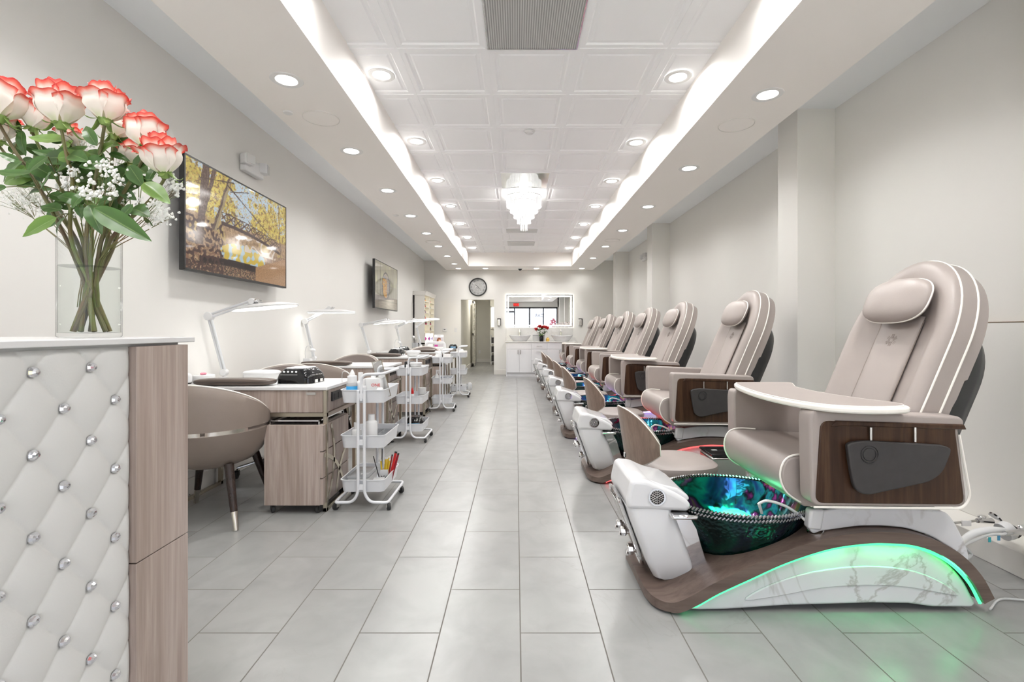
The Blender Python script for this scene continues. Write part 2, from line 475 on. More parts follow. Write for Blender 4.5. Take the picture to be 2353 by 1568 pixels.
# iridescent bowl glass
def bowl(name, bsc, bst, dark):
    m, nt, b = mat(name, (.1, .1, .1), .07, .82)
    n = nd(nt, 'ShaderNodeTexNoise', Scale=5.5, Detail=3.0, Distortion=1.6); nt.links.new(coords(nt, (1, 1, .6)), n.inputs['Vector'])
    lw = nt.nodes.new('ShaderNodeLayerWeight'); lw.inputs['Blend'].default_value = .5
    ma = nd(nt, 'ShaderNodeMath', operation='MULTIPLY_ADD'); ma.inputs[1].default_value = .45; nt.links.new(lw.outputs['Facing'], ma.inputs[0])
    mb = nd(nt, 'ShaderNodeMath', operation='MULTIPLY'); mb.inputs[1].default_value = .95; nt.links.new(n.outputs['Fac'], mb.inputs[0]); nt.links.new(mb.outputs[0], ma.inputs[2])
    k = .5 if dark else .7
    cs = [(.34, (.01, .02, .04)), (.43, (.02, .12, .40)), (.50, (.02, .40, .48)), (.56, (.02, .03, .06)), (.62, (.42, .05, .40)), (.67, (.65, .45, .05)), (.73, (.03, .30, .38)), (.85, (.02, .05, .22))]
    if dark: cs = [(.3, (.005, .012, .014)), (.5, (.01, .05, .05)), (.62, (.02, .16, .12)), (.75, (.04, .05, .12)), (.9, (.02, .03, .04))]
    r = ramp(nt, ma.outputs[0], [(p, tuple(q*k for q in c)) for p, c in cs])
    nt.links.new(r.outputs['Color'], b.inputs['Base Color'])
    b.inputs['Transmission Weight'].default_value = .5
    if dark: b.inputs['Metallic'].default_value = .55
    v = nd(nt, 'ShaderNodeTexVoronoi' if dark else 'ShaderNodeTexNoise', Scale=bsc); nt.links.new(coords(nt), v.inputs['Vector'])
    bump(nt, b, v.outputs['Distance' if dark else 'Fac'], bst, .004)
bowl('bowl_glass', 60.0, .9, True)
bowl('bowl_lining', 11.0, .8, False)
# ribbed grille
def ribs():
    m, nt, b = mat('rib_grille', (.42, .42, .41), .4)
    w = nd(nt, 'ShaderNodeTexWave', wave_type='BANDS', bands_direction='X', Scale=22.0); nt.links.new(coords(nt), w.inputs['Vector'])
    r = ramp(nt, w.outputs['Fac'], [(.3, (.30, .30, .29)), (.7, (.55, .55, .54))])
    nt.links.new(r.outputs['Color'], b.inputs['Base Color']); bump(nt, b, w.outputs['Fac'], .5, .004)
ribs()
def screen(name, st):
    m, nt, b = mat(name, (.02, .02, .02), .05)
    a = nt.nodes.new('ShaderNodeAttribute'); a.attribute_name = 'col'
    nt.links.new(a.outputs['Color'], b.inputs['Emission Color']); b.inputs['Emission Strength'].default_value = st
screen('tv_image', .62)
def vcol(name):
    m, nt, b = mat(name, (.8, .8, .8), .5)
    a = nt.nodes.new('ShaderNodeAttribute'); a.attribute_name = 'col'
    nt.links.new(a.outputs['Color'], b.inputs['Base Color'])
vcol('printed')
# ================================================================ ROOM
YB, YF = 12.35, -1.7          # back wall, storefront
ZS, ZO, ZT = 2.70, 2.946, 3.03  # soffit underside, outer ceiling, tray ceiling
def XL(y): return -2.213-.0127*y
def XI(y): return -1.0925-.0051*y
def XO(y): return -1.697-.0083*y
XR, XC, XRI, XRO = 2.585, 2.28, 1.342, 1.972
TY0, TY1 = -.95, 11.63
struct('floor', G().box(-3.6, 3.2, -2.0, 17.6, -.1, 0), 'floor_tile')
struct('wall_left', G().prism([(XL(YF), YF-.1), (XL(YB), YB), (XL(YB)-.2, YB), (XL(YF)-.2, YF-.1)], 0, 3.2, 'z'), 'wall_paint')
struct('wall_right', G().box(XR, XR+.2, YF-.1, YB+.1, 0, 3.2), 'wall_paint')
struct('trim_1', G().box(XR-.05, XR, YF, 3.58, .12, 1.19), 'wall_paint', bev=.004)
struct('trim_12', G().box(XR-.052, XR-.001, YF, 3.58, 1.1902, 1.1945), 'trim_brown')
struct('baseboard_right', G().box(2.335, XR, YF, 11.0, 0, .12), 'trim_paint', bev=.004)
for i, y in enumerate((-.9, 1.86, 3.88, 8.04, 10.95)):
    struct('trim_%d' % (i+2), G().box(XC, XR+.01, y, y+.29, 0, ZO+.02), 'wall_paint', bev=.003)
# back wall with the doorway
DX0, DX1, DZ = -1.426, -.573, 1.936
g = G()
g.box(-2.6, DX0, YB, YB+.14, 0, 3.2); g.box(DX1, 2.8, YB, YB+.14, 0, 3.2); g.box(DX0, DX1, YB, YB+.14, DZ, 3.2)
struct('wall_back', g, 'wall_paint')
g = G(); g.box(-2.37, DX0-.0, YB-.012, YB+.001, 0, .13); g.box(DX1, -.26, YB-.012, YB+.001, 0, .13)
struct('baseboard_back', g, 'trim_paint', bev=.003)
g = G(); g.prism([(XL(0)+.001, 0), (XL(YB)+.001, YB), (XL(YB)+.013, YB), (XL(0)+.013, 0)], 0, .13, 'z')
struct('baseboard_left', g, 'trim_paint', bev=.003)
# corridor behind the doorway
g = G()
g.box(-1.50, -1.426, YB+.14, 17.4, 0, 2.6)
g.box(-1.50, -.42, 17.2, 17.4, 0, 2.6)
g.box(-1.50, -.42, YB+.14, 17.4, 2.55, 2.65)
struct('wall_corridor', g, 'corridor_paint')
struct('wall_closet', G().box(-.50, -.42, YB+.14, 17.4, 0, 2.6), 'corridor_paint')
g = G(); g.box(-.885, -.50, 16.34, 16.4, 0, 2.6)
struct('wall_closet_end', g, 'corridor_paint')
g = G(); g.box(-1.426, -.573, 17.185, 17.2, 0, .12); g.box(-1.426, -1.414, 12.5, 17.2, 0, .12)
struct('baseboard_corridor', g, 'trim_paint')
# louvred bifold leaf standing open along the corridor
g = G(); g.box(0, .035, 0, .05, .02, 2.06); g.box(0, .035, .62, .67, .02, 2.06); g.box(0, .035, 0, .67, 1.99, 2.06); g.box(0, .035, 0, .67, .02, .12); g.box(0, .035, 0, .67, .98, 1.06)
d = struct('door_1', g, 'corridor_paint', loc=(-1.36, 14.9, 0))
for z0, n in ((.13, 21), (1.07, 22)):
    g = G()
    for k in range(n):
        m = Matrix.Translation((.017, .335, z0+.02+k*.0415)) @ Matrix.Rotation(R(38), 4, 'Y')
        g.cbox((0, 0, 0), (.034, .57, .006), m)
    obj('louvre_panel', g, 'corridor_paint', d)
# bright window at the end of the passage
struct('window_9', G().box(-.845, -.52, 16.32, 16.338, 1.26, 1.93), 'window_day')
g = G(); g.box(-.87, -.845, 16.30, 16.34, 1.22, 1.97); g.box(-.87, -.51, 16.30, 16.34, 1.93, 1.97); g.box(-.87, -.51, 16.29, 16.34, 1.20, 1.26)
struct('window_frame_9', g, 'trim_paint')
# ceilings
g = G()
g.box(-2.7, -1.5, YF-.1, YB+.1, ZO, ZO+.08); g.box(1.8, 2.8, YF-.1, YB+.1, ZO, ZO+.08)
struct('ceiling_outer', g, 'outer_ceiling')
def soff(name, pts, z=0): struct(name, G().prism(pts, ZS+z, ZT+.25, 'z'), 'soffit_paint')
soff('ceiling_soffit_left', [(XI(TY0), YF-.05), (XI(YB), YB+.05), (XO(YB), YB+.05), (XO(YF), YF-.05)])
soff('ceiling_soffit_right', [(XRI, YF-.05), (XRI, YB+.05), (XRO, YB+.05), (XRO, YF-.05)])
soff('ceiling_soffit_back', [(-1.3, TY1), (1.5, TY1), (1.5, YB+.05), (-1.3, YB+.05)], .001)
soff('ceiling_soffit_front', [(-1.3, YF-.05), (1.5, YF-.05), (1.5, TY0), (-1.3, TY0)], .001)
# tray ceiling: panels with a stepped frame in a 2 ft grid
gx = [-1.30, -.803, -.196, .411, 1.018, 1.55]
gy0, gdy = 3.20-.6225*7, .6225
panels = G(); bars = G()
rows = [gy0+gdy*k for k in range(0, 22)]
for i in range(5):
    for k in range(len(rows)-1):
        x0, x1, y0, y1 = gx[i], gx[i+1], rows[k], rows[k+1]
        if y0 > TY1 or y1 < TY0: continue
        steps = [(0.0, 0.0), (.045, .0), (.055, .010), (.075, .010), (.088, .004)]
        rings = []
        for (ins, dz) in steps:
            rings.append([(x0+ins, y0+ins, ZT+dz), (x1-ins, y0+ins, ZT+dz), (x1-ins, y1-ins, ZT+dz), (x0+ins, y1-ins, ZT+dz)])
        panels.loops(rings, cap0=False, cap1=True)
for x in gx[1:-1]: bars.box(x-.012, x+.012, TY0, TY1, ZT-.004, ZT+.004)
for y in rows:
    if TY0 < y < TY1: bars.box(-1.3, 1.5, y-.012, y+.012, ZT-.0035, ZT+.004)
struct('ceiling', panels, 'ceiling_white', sm=0)
struct('ceiling_grid', bars, 'trim_paint' if 0 else 'ceiling_white')
struct('ceiling_deck', G().box(-1.4, 1.6, YF, YB, ZT+.012, ZT+.3), 'ceiling_white')

# storefront behind the camera
g = G(); g.box(-2.45, -2.1, YF-.14, YF, 0, 3.2); g.box(2.28, 2.8, YF-.14, YF, 0, 3.2); g.box(-2.45, 2.8, YF-.14, YF, 2.42, 3.2)
struct('wall_front', g, 'wall_paint')
mul = [(-2.1, -2.04), (-1.05, -.99), (-.12, -.06), (.70, .78), (1.47, 1.53), (2.22, 2.28)]
g = G()
for a, b_ in mul: g.box(a, b_, YF-.10, YF-.04, 0, 2.42)
g.box(-2.1, 2.28, YF-.10, YF-.04, 2.34, 2.42); g.box(-2.1, 2.28, YF-.10, YF-.04, 0, .10)
g.box(-2.1, -.06, YF-.095, YF-.045, 2.12, 2.20)
struct('window_frame', g, 'charcoal')
for i in range(5):
    struct('window_%d' % (i+1), G().box(mul[i][1], mul[i+1][0], YF-.075, YF-.067, .10, 2.34), 'window_glass')
struct('ground_outside', G().box(-40, 40, -60, -2.0, -.16, -.06), 'bounce_ground')
struct('ceiling_sky_block', G().box(-3.2, 3.4, -3.6, 18, 3.45, 3.6), 'trim_paint')  # unseen slab with overhang, added to keep sun and high sky out
fb = thing('building', 'pale blue grey building across the street seen in the mirror', 'building', (0, -19, -.06))
g = G().box(-14, 14, -6, 0, 0, 6.2); obj('facade', g, 'facade', fb)
g = G().box(-14.2, 14.2, -6.2, .15, 6.2, 6.5); obj('roof_edge', g, 'charcoal', fb)
def text(name, s, size, matn, parent=None, loc=(0, 0, 0), rot=(0, 0, 0), ext=.01, **k):
    cu = bpy.data.curves.new(name, 'FONT'); cu.body = s; cu.size = size; cu.extrude = ext; cu.align_x = 'CENTER'; cu.align_y = 'CENTER'
    cu.resolution_u = 3
    tmp = bpy.data.objects.new('t', cu); COL.objects.link(tmp)
    bpy.context.view_layer.update()
    me = bpy.data.meshes.new_from_object(tmp.evaluated_get(bpy.context.evaluated_depsgraph_get()))
    bpy.data.objects.remove(tmp)
    me.materials.clear(); me.materials.append(M[matn])
    o = bpy.data.objects.new(name, me); COL.objects.link(o); o.location = loc; o.rotation_euler = rot
    if parent: o.parent = parent
    for a, v in k.items(): o[a] = v
    return o
text('lettering', 'CAR', .42, 'facade_text', fb, (2.1, .02, 2.55), (R(90), 0, R(180)), .03)
for k, x in enumerate((-10, -6.3, -2.0, 6.5, 10.5)):
    obj('window', G().box(x, x+2.0, -.05, .02, .9, 2.6), 'grey_paper', fb)
g = G()
for k in range(46):
    x = random.uniform(-9, 1.5); g.sell((x, random.uniform(-.4, .4), random.uniform(.2, .9)), (.45, .4, .35), nu=8, nv=5)
obj('hedge', g, 'shrub', loc=(0, -12.2, -.05), label='yellow green hedge along the street seen in the mirror', cat='hedge', kind='stuff')
g = G(); g.box(-9, 6, -.4, .4, 0, .35); obj('planter', g, 'planter_brick', loc=(0, -11.0, -.06), label='low brick planter by the street seen in the mirror', cat='planter')
# pink flower decoration by the storefront (seen in the mirror)
g = G(); random.seed(3)
for k in range(70):
    a = random.uniform(0, 2*PI); zz = random.uniform(.75, 1.75); r = .16*random.random()**.5*(1.3-abs(zz-1.2))
    g.sell((r*math.cos(a), r*math.sin(a), zz), (.05, .05, .04), nu=6, nv=4)
t = thing('flower_stand', 'pink blossom arrangement on a stand by the front window, seen in the mirror', 'flowers', (1.98, -1.15, 0))
obj('blossoms', g, 'pink_deco', t); obj('stand', G().lathe([(0, 0), (.13, 0), (.13, .02), (.02, .04), (.02, .75), (0, .75)], 16), 'white_metal', t)
# exit sign
t = thing('exit_sign', 'red illuminated EXIT sign above the storefront, seen in the mirror', 'sign', (0, YF+.05, 2.54))
obj('housing', G().box(-.16, .16, -.048, 0, -.1, .1), 'white_plastic', t, bev=.008)
text('lettering', 'EXIT', .16, 'exit_red', t, (0, .003, 0), (R(90), 0, R(180)), .002)
obj('face', G().box(-.15, .15, 0, .002, -.09, .09), 'red_plastic', t)

# ================================================================ CEILING FIXTURES
def light(name, kind, loc, energy, size=.1, col=(1, 1, 1), rot=(0, 0, 0), parent=None, spread=None, sy=None):
    l = bpy.data.lights.new(name, kind); l.energy = energy; l.color = col
    if kind == 'AREA':
        l.shape = 'DISK'; l.size = size
        if sy: l.shape = 'RECTANGLE'; l.size_y = sy
        if spread: l.spread = R(spread)
    else: l.shadow_soft_size = size
    o = bpy.data.objects.new(name, l); COL.objects.link(o); o.location = loc; o.rotation_euler = rot
    if parent: o.parent = parent
    return o
EL = 4.4
light('corridor_fill_light', 'AREA', (-1.0, 14.9, 2.52), 17, .3, (1, .97, .9))  # unseen lamp added to brighten the dim corridor
dl0 = None
def downlight(x, y, z, label, group, e=EL, sp=150):
    global dl0
    if dl0 is None:
        t = thing('downlight', label, 'light', (x, y, z), 0, group)
        obj('trim_ring', G().lathe([(.062, -.001), (.066, -.004), (.094, -.004), (.098, 0), (.098, .002)], 40), 'matte_white', t)
        obj('lens', G().lathe([(0, -.002), (.062, -.002), (.063, .0)], 32), 'lamp_lens', t)
        dl0 = t
    else:
        t = dup(dl0, (x, y, z), label=label, group=group)
    light('downlight_beam', 'AREA', (x, y, z-.008), e, .11, (1, .99, .975), spread=sp)
for k in range(-3, 8):
    y = 4.14+1.175*k
    if y < -1.5: continue
    vis = k >= -1
    if k == 7: continue
    downlight(-1.425-.003*k, y, ZS, ('%s downlight from the front in the left soffit row' % ORD[k+1]) if vis else 'downlight in the left soffit row, above the camera', 'downlights in the left soffit')
for k in range(-3, 5):
    y = 4.58+1.43*k
    if y < -1.5: continue
    vis = k >= -1
    downlight(1.655, y, ZS, ('%s downlight from the front in the right soffit row' % ORD[k+1]) if vis else 'downlight in the right soffit row, above the camera', 'downlights in the right soffit')
for i, (x, nm) in enumerate(((-1.45, 'leftmost'), (-.77, 'second from the left'), (.51, 'third from the left'), (1.65, 'rightmost'))):
    downlight(x, 12.0, ZS, 'downlight in the back soffit over the rear wall, %s of four' % nm, 'downlights in the back soffit', e=.9)
for k in range(-3, 7):
    y = 3.52+1.238*k
    if y < -.6: continue
    for s, x in (('left', -.99), ('right', 1.20)):
        downlight(x, y+(0 if s == 'left' else .03), ZT-.004, ('%s downlight from the front along the %s edge of the tiled ceiling' % (ORD[k], s)) if k >= 0 else 'downlight along the %s edge of the tiled ceiling, above the camera' % s, 'downlights in the tiled ceiling', e=EL*1.5, sp=170)
# speakers
def speaker(x, y, label):
    t = thing('ceiling_speaker', label, 'speaker', (x, y, ZS), 0, 'ceiling speakers')
    obj('grille', G().lathe([(0, -.004), (.115, -.004), (.122, -.003), (.122, 0)], 48), 'soffit_paint', t)
    obj('rim', G().lathe([(.122, 0), (.124, -.006), (.128, -.006), (.130, 0)], 48), 'trim_paint', t)
speaker(-1.425, 3.50, 'round flush ceiling speaker in the left soffit, the nearer one')
speaker(1.66, 3.61, 'round flush ceiling speaker in the right soffit, the nearer one')
speaker(-1.46, 8.40, 'round flush ceiling speaker in the left soffit, the farther one')
speaker(1.66, 8.25, 'round flush ceiling speaker in the right soffit, the farther one')
def sprinkler(x, y, z, label):
    obj('sprinkler_cover', G().lathe([(0, -.012), (.03, -.011), (.034, -.006), (.034, 0)], 24), 'matte_white', loc=(x, y, z), label=label, cat='sprinkler')
sprinkler(-1.62, 6.45, ZS, 'small white sprinkler cap on the left soffit edge')
sprinkler(-1.62, 3.40, ZS, 'small white sprinkler cap beside the nearer left ceiling speaker')
# tray fixtures
vcx = .1075
def vent(y0, y1, label, m='rib_grille', x0=None, x1=None):
    x0 = -.184 if x0 is None else x0; x1 = .399 if x1 is None else x1
    t = thing('ceiling_vent', label, 'vent', ((x0+x1)/2, (y0+y1)/2, ZT-.006))
    hx, hy = (x1-x0)/2, (y1-y0)/2
    obj('vent_panel', G().box(-hx, hx, -hy, hy, -.002, .004), m, t)
    g = G(); g.box(-hx-.008, hx+.008, -hy-.008, -hy, -.004, .004); g.box(-hx-.008, hx+.008, hy, hy+.008, -.004, .004); g.box(-hx-.008, -hx, -hy, hy, -.004, .004); g.box(hx, hx+.008, -hy, hy, -.004, .004)
    obj('vent_frame', g, 'steel' if m == 'rib_grille' else 'ceiling_white', t)
vent(rows[6]+.014, rows[7]-.014, 'large grey ribbed return air grille at the top of the photo')
i0 = 7+4
vent(rows[i0]+.014, rows[i0+1]-.014, 'shiny metal ceiling panel mirroring the chandelier', 'mirror_tile')
vent(8.85, 9.2, 'small grey ceiling vent just behind the chandelier', 'grille_grey')
vent(10.15, 10.62, 'grey ceiling vent farthest back in the tiled ceiling', 'grille_grey')
t = thing('smoke_detector', 'round white smoke detector on a ceiling tile', 'smoke detector', (W(1217, 302, 4.52)[0], 4.52, ZT-.002))
obj('base', G().lathe([(0, -.012), (.045, -.012), (.05, 0)], 32), 'matte_white', t)
obj('cap', G().lathe([(0, -.026), (.03, -.025), (.036, -.012)], 32), 'white_plastic', t)
# dome camera
t = thing('dome_camera', 'small black dome security camera under the back soffit', 'camera', (W(1195, 619, 12.0)[0], 12.0, ZS))
obj('base', G().lathe([(0, -.02), (.055, -.02), (.06, 0)], 24), 'white_plastic', t)
obj('dome', G().sell((0, 0, -.02), (.045, .045, .04), nu=20, nv=12), 'black_gloss', t)
# emergency lights
def emergency(x, y, z, rz, label):
    t = thing('emergency_light', label, 'emergency light', (x, y, z), rz)
    obj('housing', G().box(0, .055, -.14, .14, -.07, .05), 'white_plastic', t, bev=.012, seg=3)
    for s in (-1, 1):
        m = Matrix.Translation((.06, s*.125, .02)) @ Matrix.Rotation(R(s*18), 4, 'Z')
        h = obj('lamp_head', G().cbox((0, 0, 0), (.07, .10, .09), m), 'white_plastic', t, bev=.015, seg=3)
        obj('lens', G().cbox((.037, 0, 0), (.004, .08, .07), m), 'frosted', h)
emergency(XL(4.0)+.002, 4.05, 2.53, 0, 'white twin headed emergency light high on the left wall')
emergency(XR-.002, 9.5, 2.60, PI, 'white twin headed emergency light high on the right wall between pillars')
# chandelier: five tiers of crystal rods
cx, cy = .108, 6.60
t = thing('chandelier', 'tiered crystal chandelier hanging from the tiled ceiling', 'chandelier', (cx, cy, ZT))
obj('canopy', G().lathe([(0, -.03), (.05, -.028), (.07, -.01), (.07, 0)], 32), 'chrome', t)
g = G()
for k in range(8):
    a = 2*PI*k/8; g.tube(smooth_path([(.02*math.cos(a), .02*math.sin(a), -.03), (.06*math.cos(a), .06*math.sin(a), -.015), (.10*math.cos(a), .10*math.sin(a), -.045)], 4), .003, 6)
obj('scroll_arm', g, 'chrome', t)
for ti, (r, zt, L) in enumerate(((.238, -.05, .13), (.19, -.125, .13), (.142, -.20, .13), (.094, -.285, .12), (.046, -.36, .14))):
    rg = obj('ring', G().lathe([(r-.006, zt), (r+.006, zt), (r+.006, zt+.012), (r-.006, zt+.012), (r-.006, zt)], 48), 'chrome', t)
    g = G(); n = max(10, int(2*PI*r/.026))
    for k in range(n):
        a = 2*PI*k/n; x, y = r*math.cos(a), r*math.sin(a)
        m = Matrix.Translation((x, y, zt-L/2-.004)) @ Matrix.Rotation(a, 4, 'Z')
        g.cbox((0, 0, 0), (.008, .016, L-.02), m)
        g.lathe([(0, -.014), (.008, 0), (0, .012)], 4, (x, y, zt-L+.004))
    obj('crystal_rods', g, 'crystal', t)
g = G()
for k in range(5):
    a = 2*PI*k/5+.3; g.sell((.10*math.cos(a), .10*math.sin(a), -.12), (.015, .015, .035), nu=10, nv=8)
obj('bulbs', g, 'led_white', t)
light('chandelier_light', 'POINT', (cx, cy, ZT-.12), 14, .06, (1, .97, .92))

# ================================================================ BACK WALL
t = thing('wall_clock', 'round black rimmed skeleton clock above the doorway', 'clock', (-.985, YB, 2.262))
Mr = Matrix.Rotation(R(90), 4, 'X')
obj('rim', G().lathe([(.205, .0), (.205, .03), (.212, .042), (.226, .042), (.235, .03), (.235, 0), (.205, 0)], 64, m=Mr), 'black_plastic', t)
obj('face', G().lathe([(0, .004), (.206, .004), (.206, 0)], 64, m=Mr), 'grille_grey', t)
g = G()
for rr in (.115, .135, .06):
    g.lathe([(rr-.003, .008), (rr+.003, .008), (rr+.003, .012), (rr-.003, .012), (rr-.003, .008)], 48, m=Mr)
for k in range(8):
    a = k*PI/4+.2; g.tube([(0, -.01, 0), (.12*math.cos(a), -.01, .12*math.sin(a))], .0035, 6)
for rr, px, pz in ((.035, .05, .05), (.045, -.04, -.03), (.03, .03, -.06), (.025, -.06, .05)):
    g.lathe([(rr-.004, .010), (rr+.004, .010), (rr+.004, .016), (rr-.004, .016), (rr-.004, .010)], 24, c=(px, 0, pz), m=Mr)
obj('gears', g, 'steel', t)
ROM = ['XII', 'I', 'II', 'III', 'IIII', 'V', 'VI', 'VII', 'VIII', 'IX', 'X', 'XI']
for k, s in enumerate(ROM):
    a = PI/2-k*PI/6
    text('numeral', s, .052, 'black_plastic', t, (.168*math.cos(a), -.009, .168*math.sin(a)), (R(90), -(a-PI/2), 0), .001)
for L, w_, a in ((.09, .009, R(135)), (.15, .006, R(-50))):
    g = G(); g.tube([(0, -.02, 0), (L*math.cos(a), -.02, L*math.sin(a))], [w_, .002], 6); obj('hand', g, 'black_plastic', t)
obj('glass_cover', G().lathe([(0, .034), (.205, .034)], 48, m=Mr), 'window_glass', t)

# lit mirror
mx0, mx1, mz0, mz1 = -.250, 1.458, 1.222, 2.063
mc = ((mx0+mx1)/2, YB-.045, (mz0+mz1)/2); hx, hz = (mx1-mx0)/2, (mz1-mz0)/2
t = thing('lit_mirror', 'wide rectangular mirror with glowing border on the back wall', 'mirror', mc)
obj('backing', G().box(-hx+.05, hx-.05, .006, .045, -hz+.05, hz-.05), 'steel', t)
obj('mirror_glass', G().box(-hx, hx, 0, .006, -hz, hz), 'mirror', t)
i_, w_ = .030, .028
g = G()
g.box(-hx+i_, hx-i_, -.002, 0, hz-i_-w_, hz-i_); g.box(-hx+i_, hx-i_, -.002, 0, -hz+i_, -hz+i_+w_)
g.box(-hx+i_, -hx+i_+w_, -.002, 0, -hz+i_+w_, hz-i_-w_); g.box(hx-i_-w_, hx-i_, -.002, 0, -hz+i_+w_, hz-i_-w_)
obj('light_border', g, 'led_mirror', t)
g = G(); g.box(-hx+.02, hx-.02, .012, .03, hz-.05, hz-.03); g.box(-hx+.02, hx-.02, .012, .03, -hz+.03, -hz+.05); g.box(-hx+.02, -hx+.04, .012, .03, -hz, hz); g.box(hx-.04, hx-.02, .012, .03, -hz, hz)
obj('rear_glow_strip', g, 'led_mirror', t)

# vanity
VY = 11.82
t = thing('vanity_cabinet', 'glossy white vanity cabinet under the lit mirror', 'cabinet', (0, VY, 0))
cols = [(-.222, .375), (.375, .765), (.765, 1.45)]
obj('carcass', G().box(-.222, 1.45, .022, .50, .09, .845), 'white_lacquer', t)
obj('side_panel', G().box(-.245, -.222, 0, .52, 0, .845), 'white_lacquer', t)
obj('toe_kick', G().box(-.222, 1.45, .045, .06, 0, .09), 'white_lacquer', t)
def front(x0, x1, z0, z1, nm='door', hd=None):
    d = obj(nm, G().box(x0+.002, x1-.002, 0, .020, z0+.002, z1-.002), 'white_lacquer', t, bev=.0015)
    if hd:
        a, b_, c, e = hd
        gg = G().tube([(a, -.03, b_), (c, -.03, e)], .006, 8); gg.tube([(a, 0, b_), (a, -.03, b_)], .004, 6); gg.tube([(c, 0, e), (c, -.03, e)], .004, 6)
        obj('handle', gg, 'steel', d)
front(-.222, .375, .68, .84, 'false_front'); front(.375, .765, .68, .84, 'drawer', (.51, .76, .63, .76)); front(.765, 1.45, .68, .84, 'false_front')
front(-.222, .077, .10, .68, 'door', (.045, .56, .045, .66)); front(.077, .375, .10, .68, 'door', (.11, .56, .11, .66))
front(.375, .765, .40, .68, 'drawer', (.51, .62, .63, .62)); front(.375, .765, .10, .40, 'drawer', (.51, .34, .63, .34))
front(.765, 1.1, .10, .68, 'door', (1.07, .56, 1.07, .66)); front(1.1, 1.45, .10, .68, 'door', (1.13, .56, 1.13, .66))
t = thing('vanity_counter', 'pale veined marble counter with backsplash on the vanity', 'counter', (0, VY, .846))
obj('slab', G().box(-.27, 1.52, -.02, .515, 0, .022), 'marble_counter', t, bev=.003)
obj('backsplash', G().box(-.27, 1.52, .495, .515, .022, .115), 'marble_counter', t, bev=.002)
obj('tall_splash', G().box(-.25, 1.46, .517, .528, .022, .36), 'marble_counter', t, bev=.002)
CZ = .869
def sink(x, label):
    t = thing('vessel_sink', label, 'sink', (x, VY+.22, CZ), 0, 'vessel sinks')
    def prof(u, v):
        a = 2*PI*u
        r = .55+.45*v**.7; z = .14*v**1.3
        fl = 1+.10*abs(math.cos(a))**3*v
        return Vector((.245*r*fl*math.cos(a), .16*r*math.sin(a), z+.018*abs(math.cos(a))**2*v))
    g = G().grid(prof, 40, 10, cu=True)
    g.loops([[Vector((.245*.55*math.cos(2*PI*i/40), .16*.55*math.sin(2*PI*i/40), .0)) for i in range(40)], [Vector((.001*math.cos(2*PI*i/40), .001*math.sin(2*PI*i/40), .003)) for i in range(40)]], cap0=False, cap1=True)
    obj('bowl', g, 'white_cast', t, solid=.012)
    obj('drain', G().lathe([(0, .014), (.025, .014), (.028, .010)], 20), 'chrome', t)
sx1, sx2 = W(1194.5, 775, 12.04)[0], W(1291, 775, 12.04)[0]
sink(sx1, 'white oval vessel sink at the left end of the vanity'); sink(sx2, 'white oval vessel sink at the right end of the vanity')
def faucet(x, label):
    t = thing('faucet', label, 'faucet', (x, VY+.44, CZ), 0, 'tall vanity faucets')
    obj('body', G().cyl((0, 0, 0), (0, 0, .29), .022, n=16), 'chrome', t)
    obj('spout', G().box(-.018, .018, -.15, .01, .235, .26), 'chrome', t, bev=.006)
    obj('lever', G().box(-.012, .012, -.05, .04, .292, .305), 'chrome', t, bev=.004)
faucet(sx1, 'tall chrome faucet behind the left vessel sink'); faucet(sx2, 'tall chrome faucet behind the right vessel sink')
def dispenser(x, label):
    t = thing('soap_dispenser', label, 'dispenser', (x, YB, 1.35), 0, 'wall soap dispensers')
    obj('body', G().box(-.045, .045, -.06, 0, -.09, .085), 'steel', t, bev=.012)
    obj('top_cap', G().box(-.05, .05, -.066, 0, .082, .10), 'charcoal', t, bev=.006)
    obj('side_strip', G().box(.030, .047, -.063, -.01, -.08, .08), 'charcoal', t, bev=.003)
dispenser(W(1147, 744, YB)[0], 'steel wall dispenser between the doorway and the mirror')
dispenser(W(1333.5, 746, YB)[0], 'steel wall dispenser right of the mirror')
# things on the vanity
t = thing('organizer_tray', 'grey wire organizer box behind the red rose vase', 'organizer', (W(1238, 780, 11.98)[0], 12.0, CZ))
g = G()
for s in (-1, 1):
    g.box(s*.145-.003, s*.145+.003, -.09, .09, 0, .155)
    g.box(-.145, .145, s*.09-.002, s*.09+.002, 0, .155)
g.box(-.145, .145, -.09, .09, 0, .006)
obj('basket', g, 'grille_grey', t)
obj('rim', G().tube([(-.147, -.092, .157), (.147, -.092, .157), (.147, .092, .157), (-.147, .092, .157)], .004, 6, closed=True), 'charcoal', t)
vx = W(1244, 780, 11.87)[0]
t = thing('dark_vase', 'dark patterned vase of red roses on the vanity', 'vase', (vx, 11.87, CZ))
obj('body', G().lathe([(0, 0), (.045, 0), (.052, .03), (.05, .10), (.04, .155), (.042, .165), (.036, .165), (.034, .15), (0, .02)], 28), 'black_gloss', t)
random.seed(5)
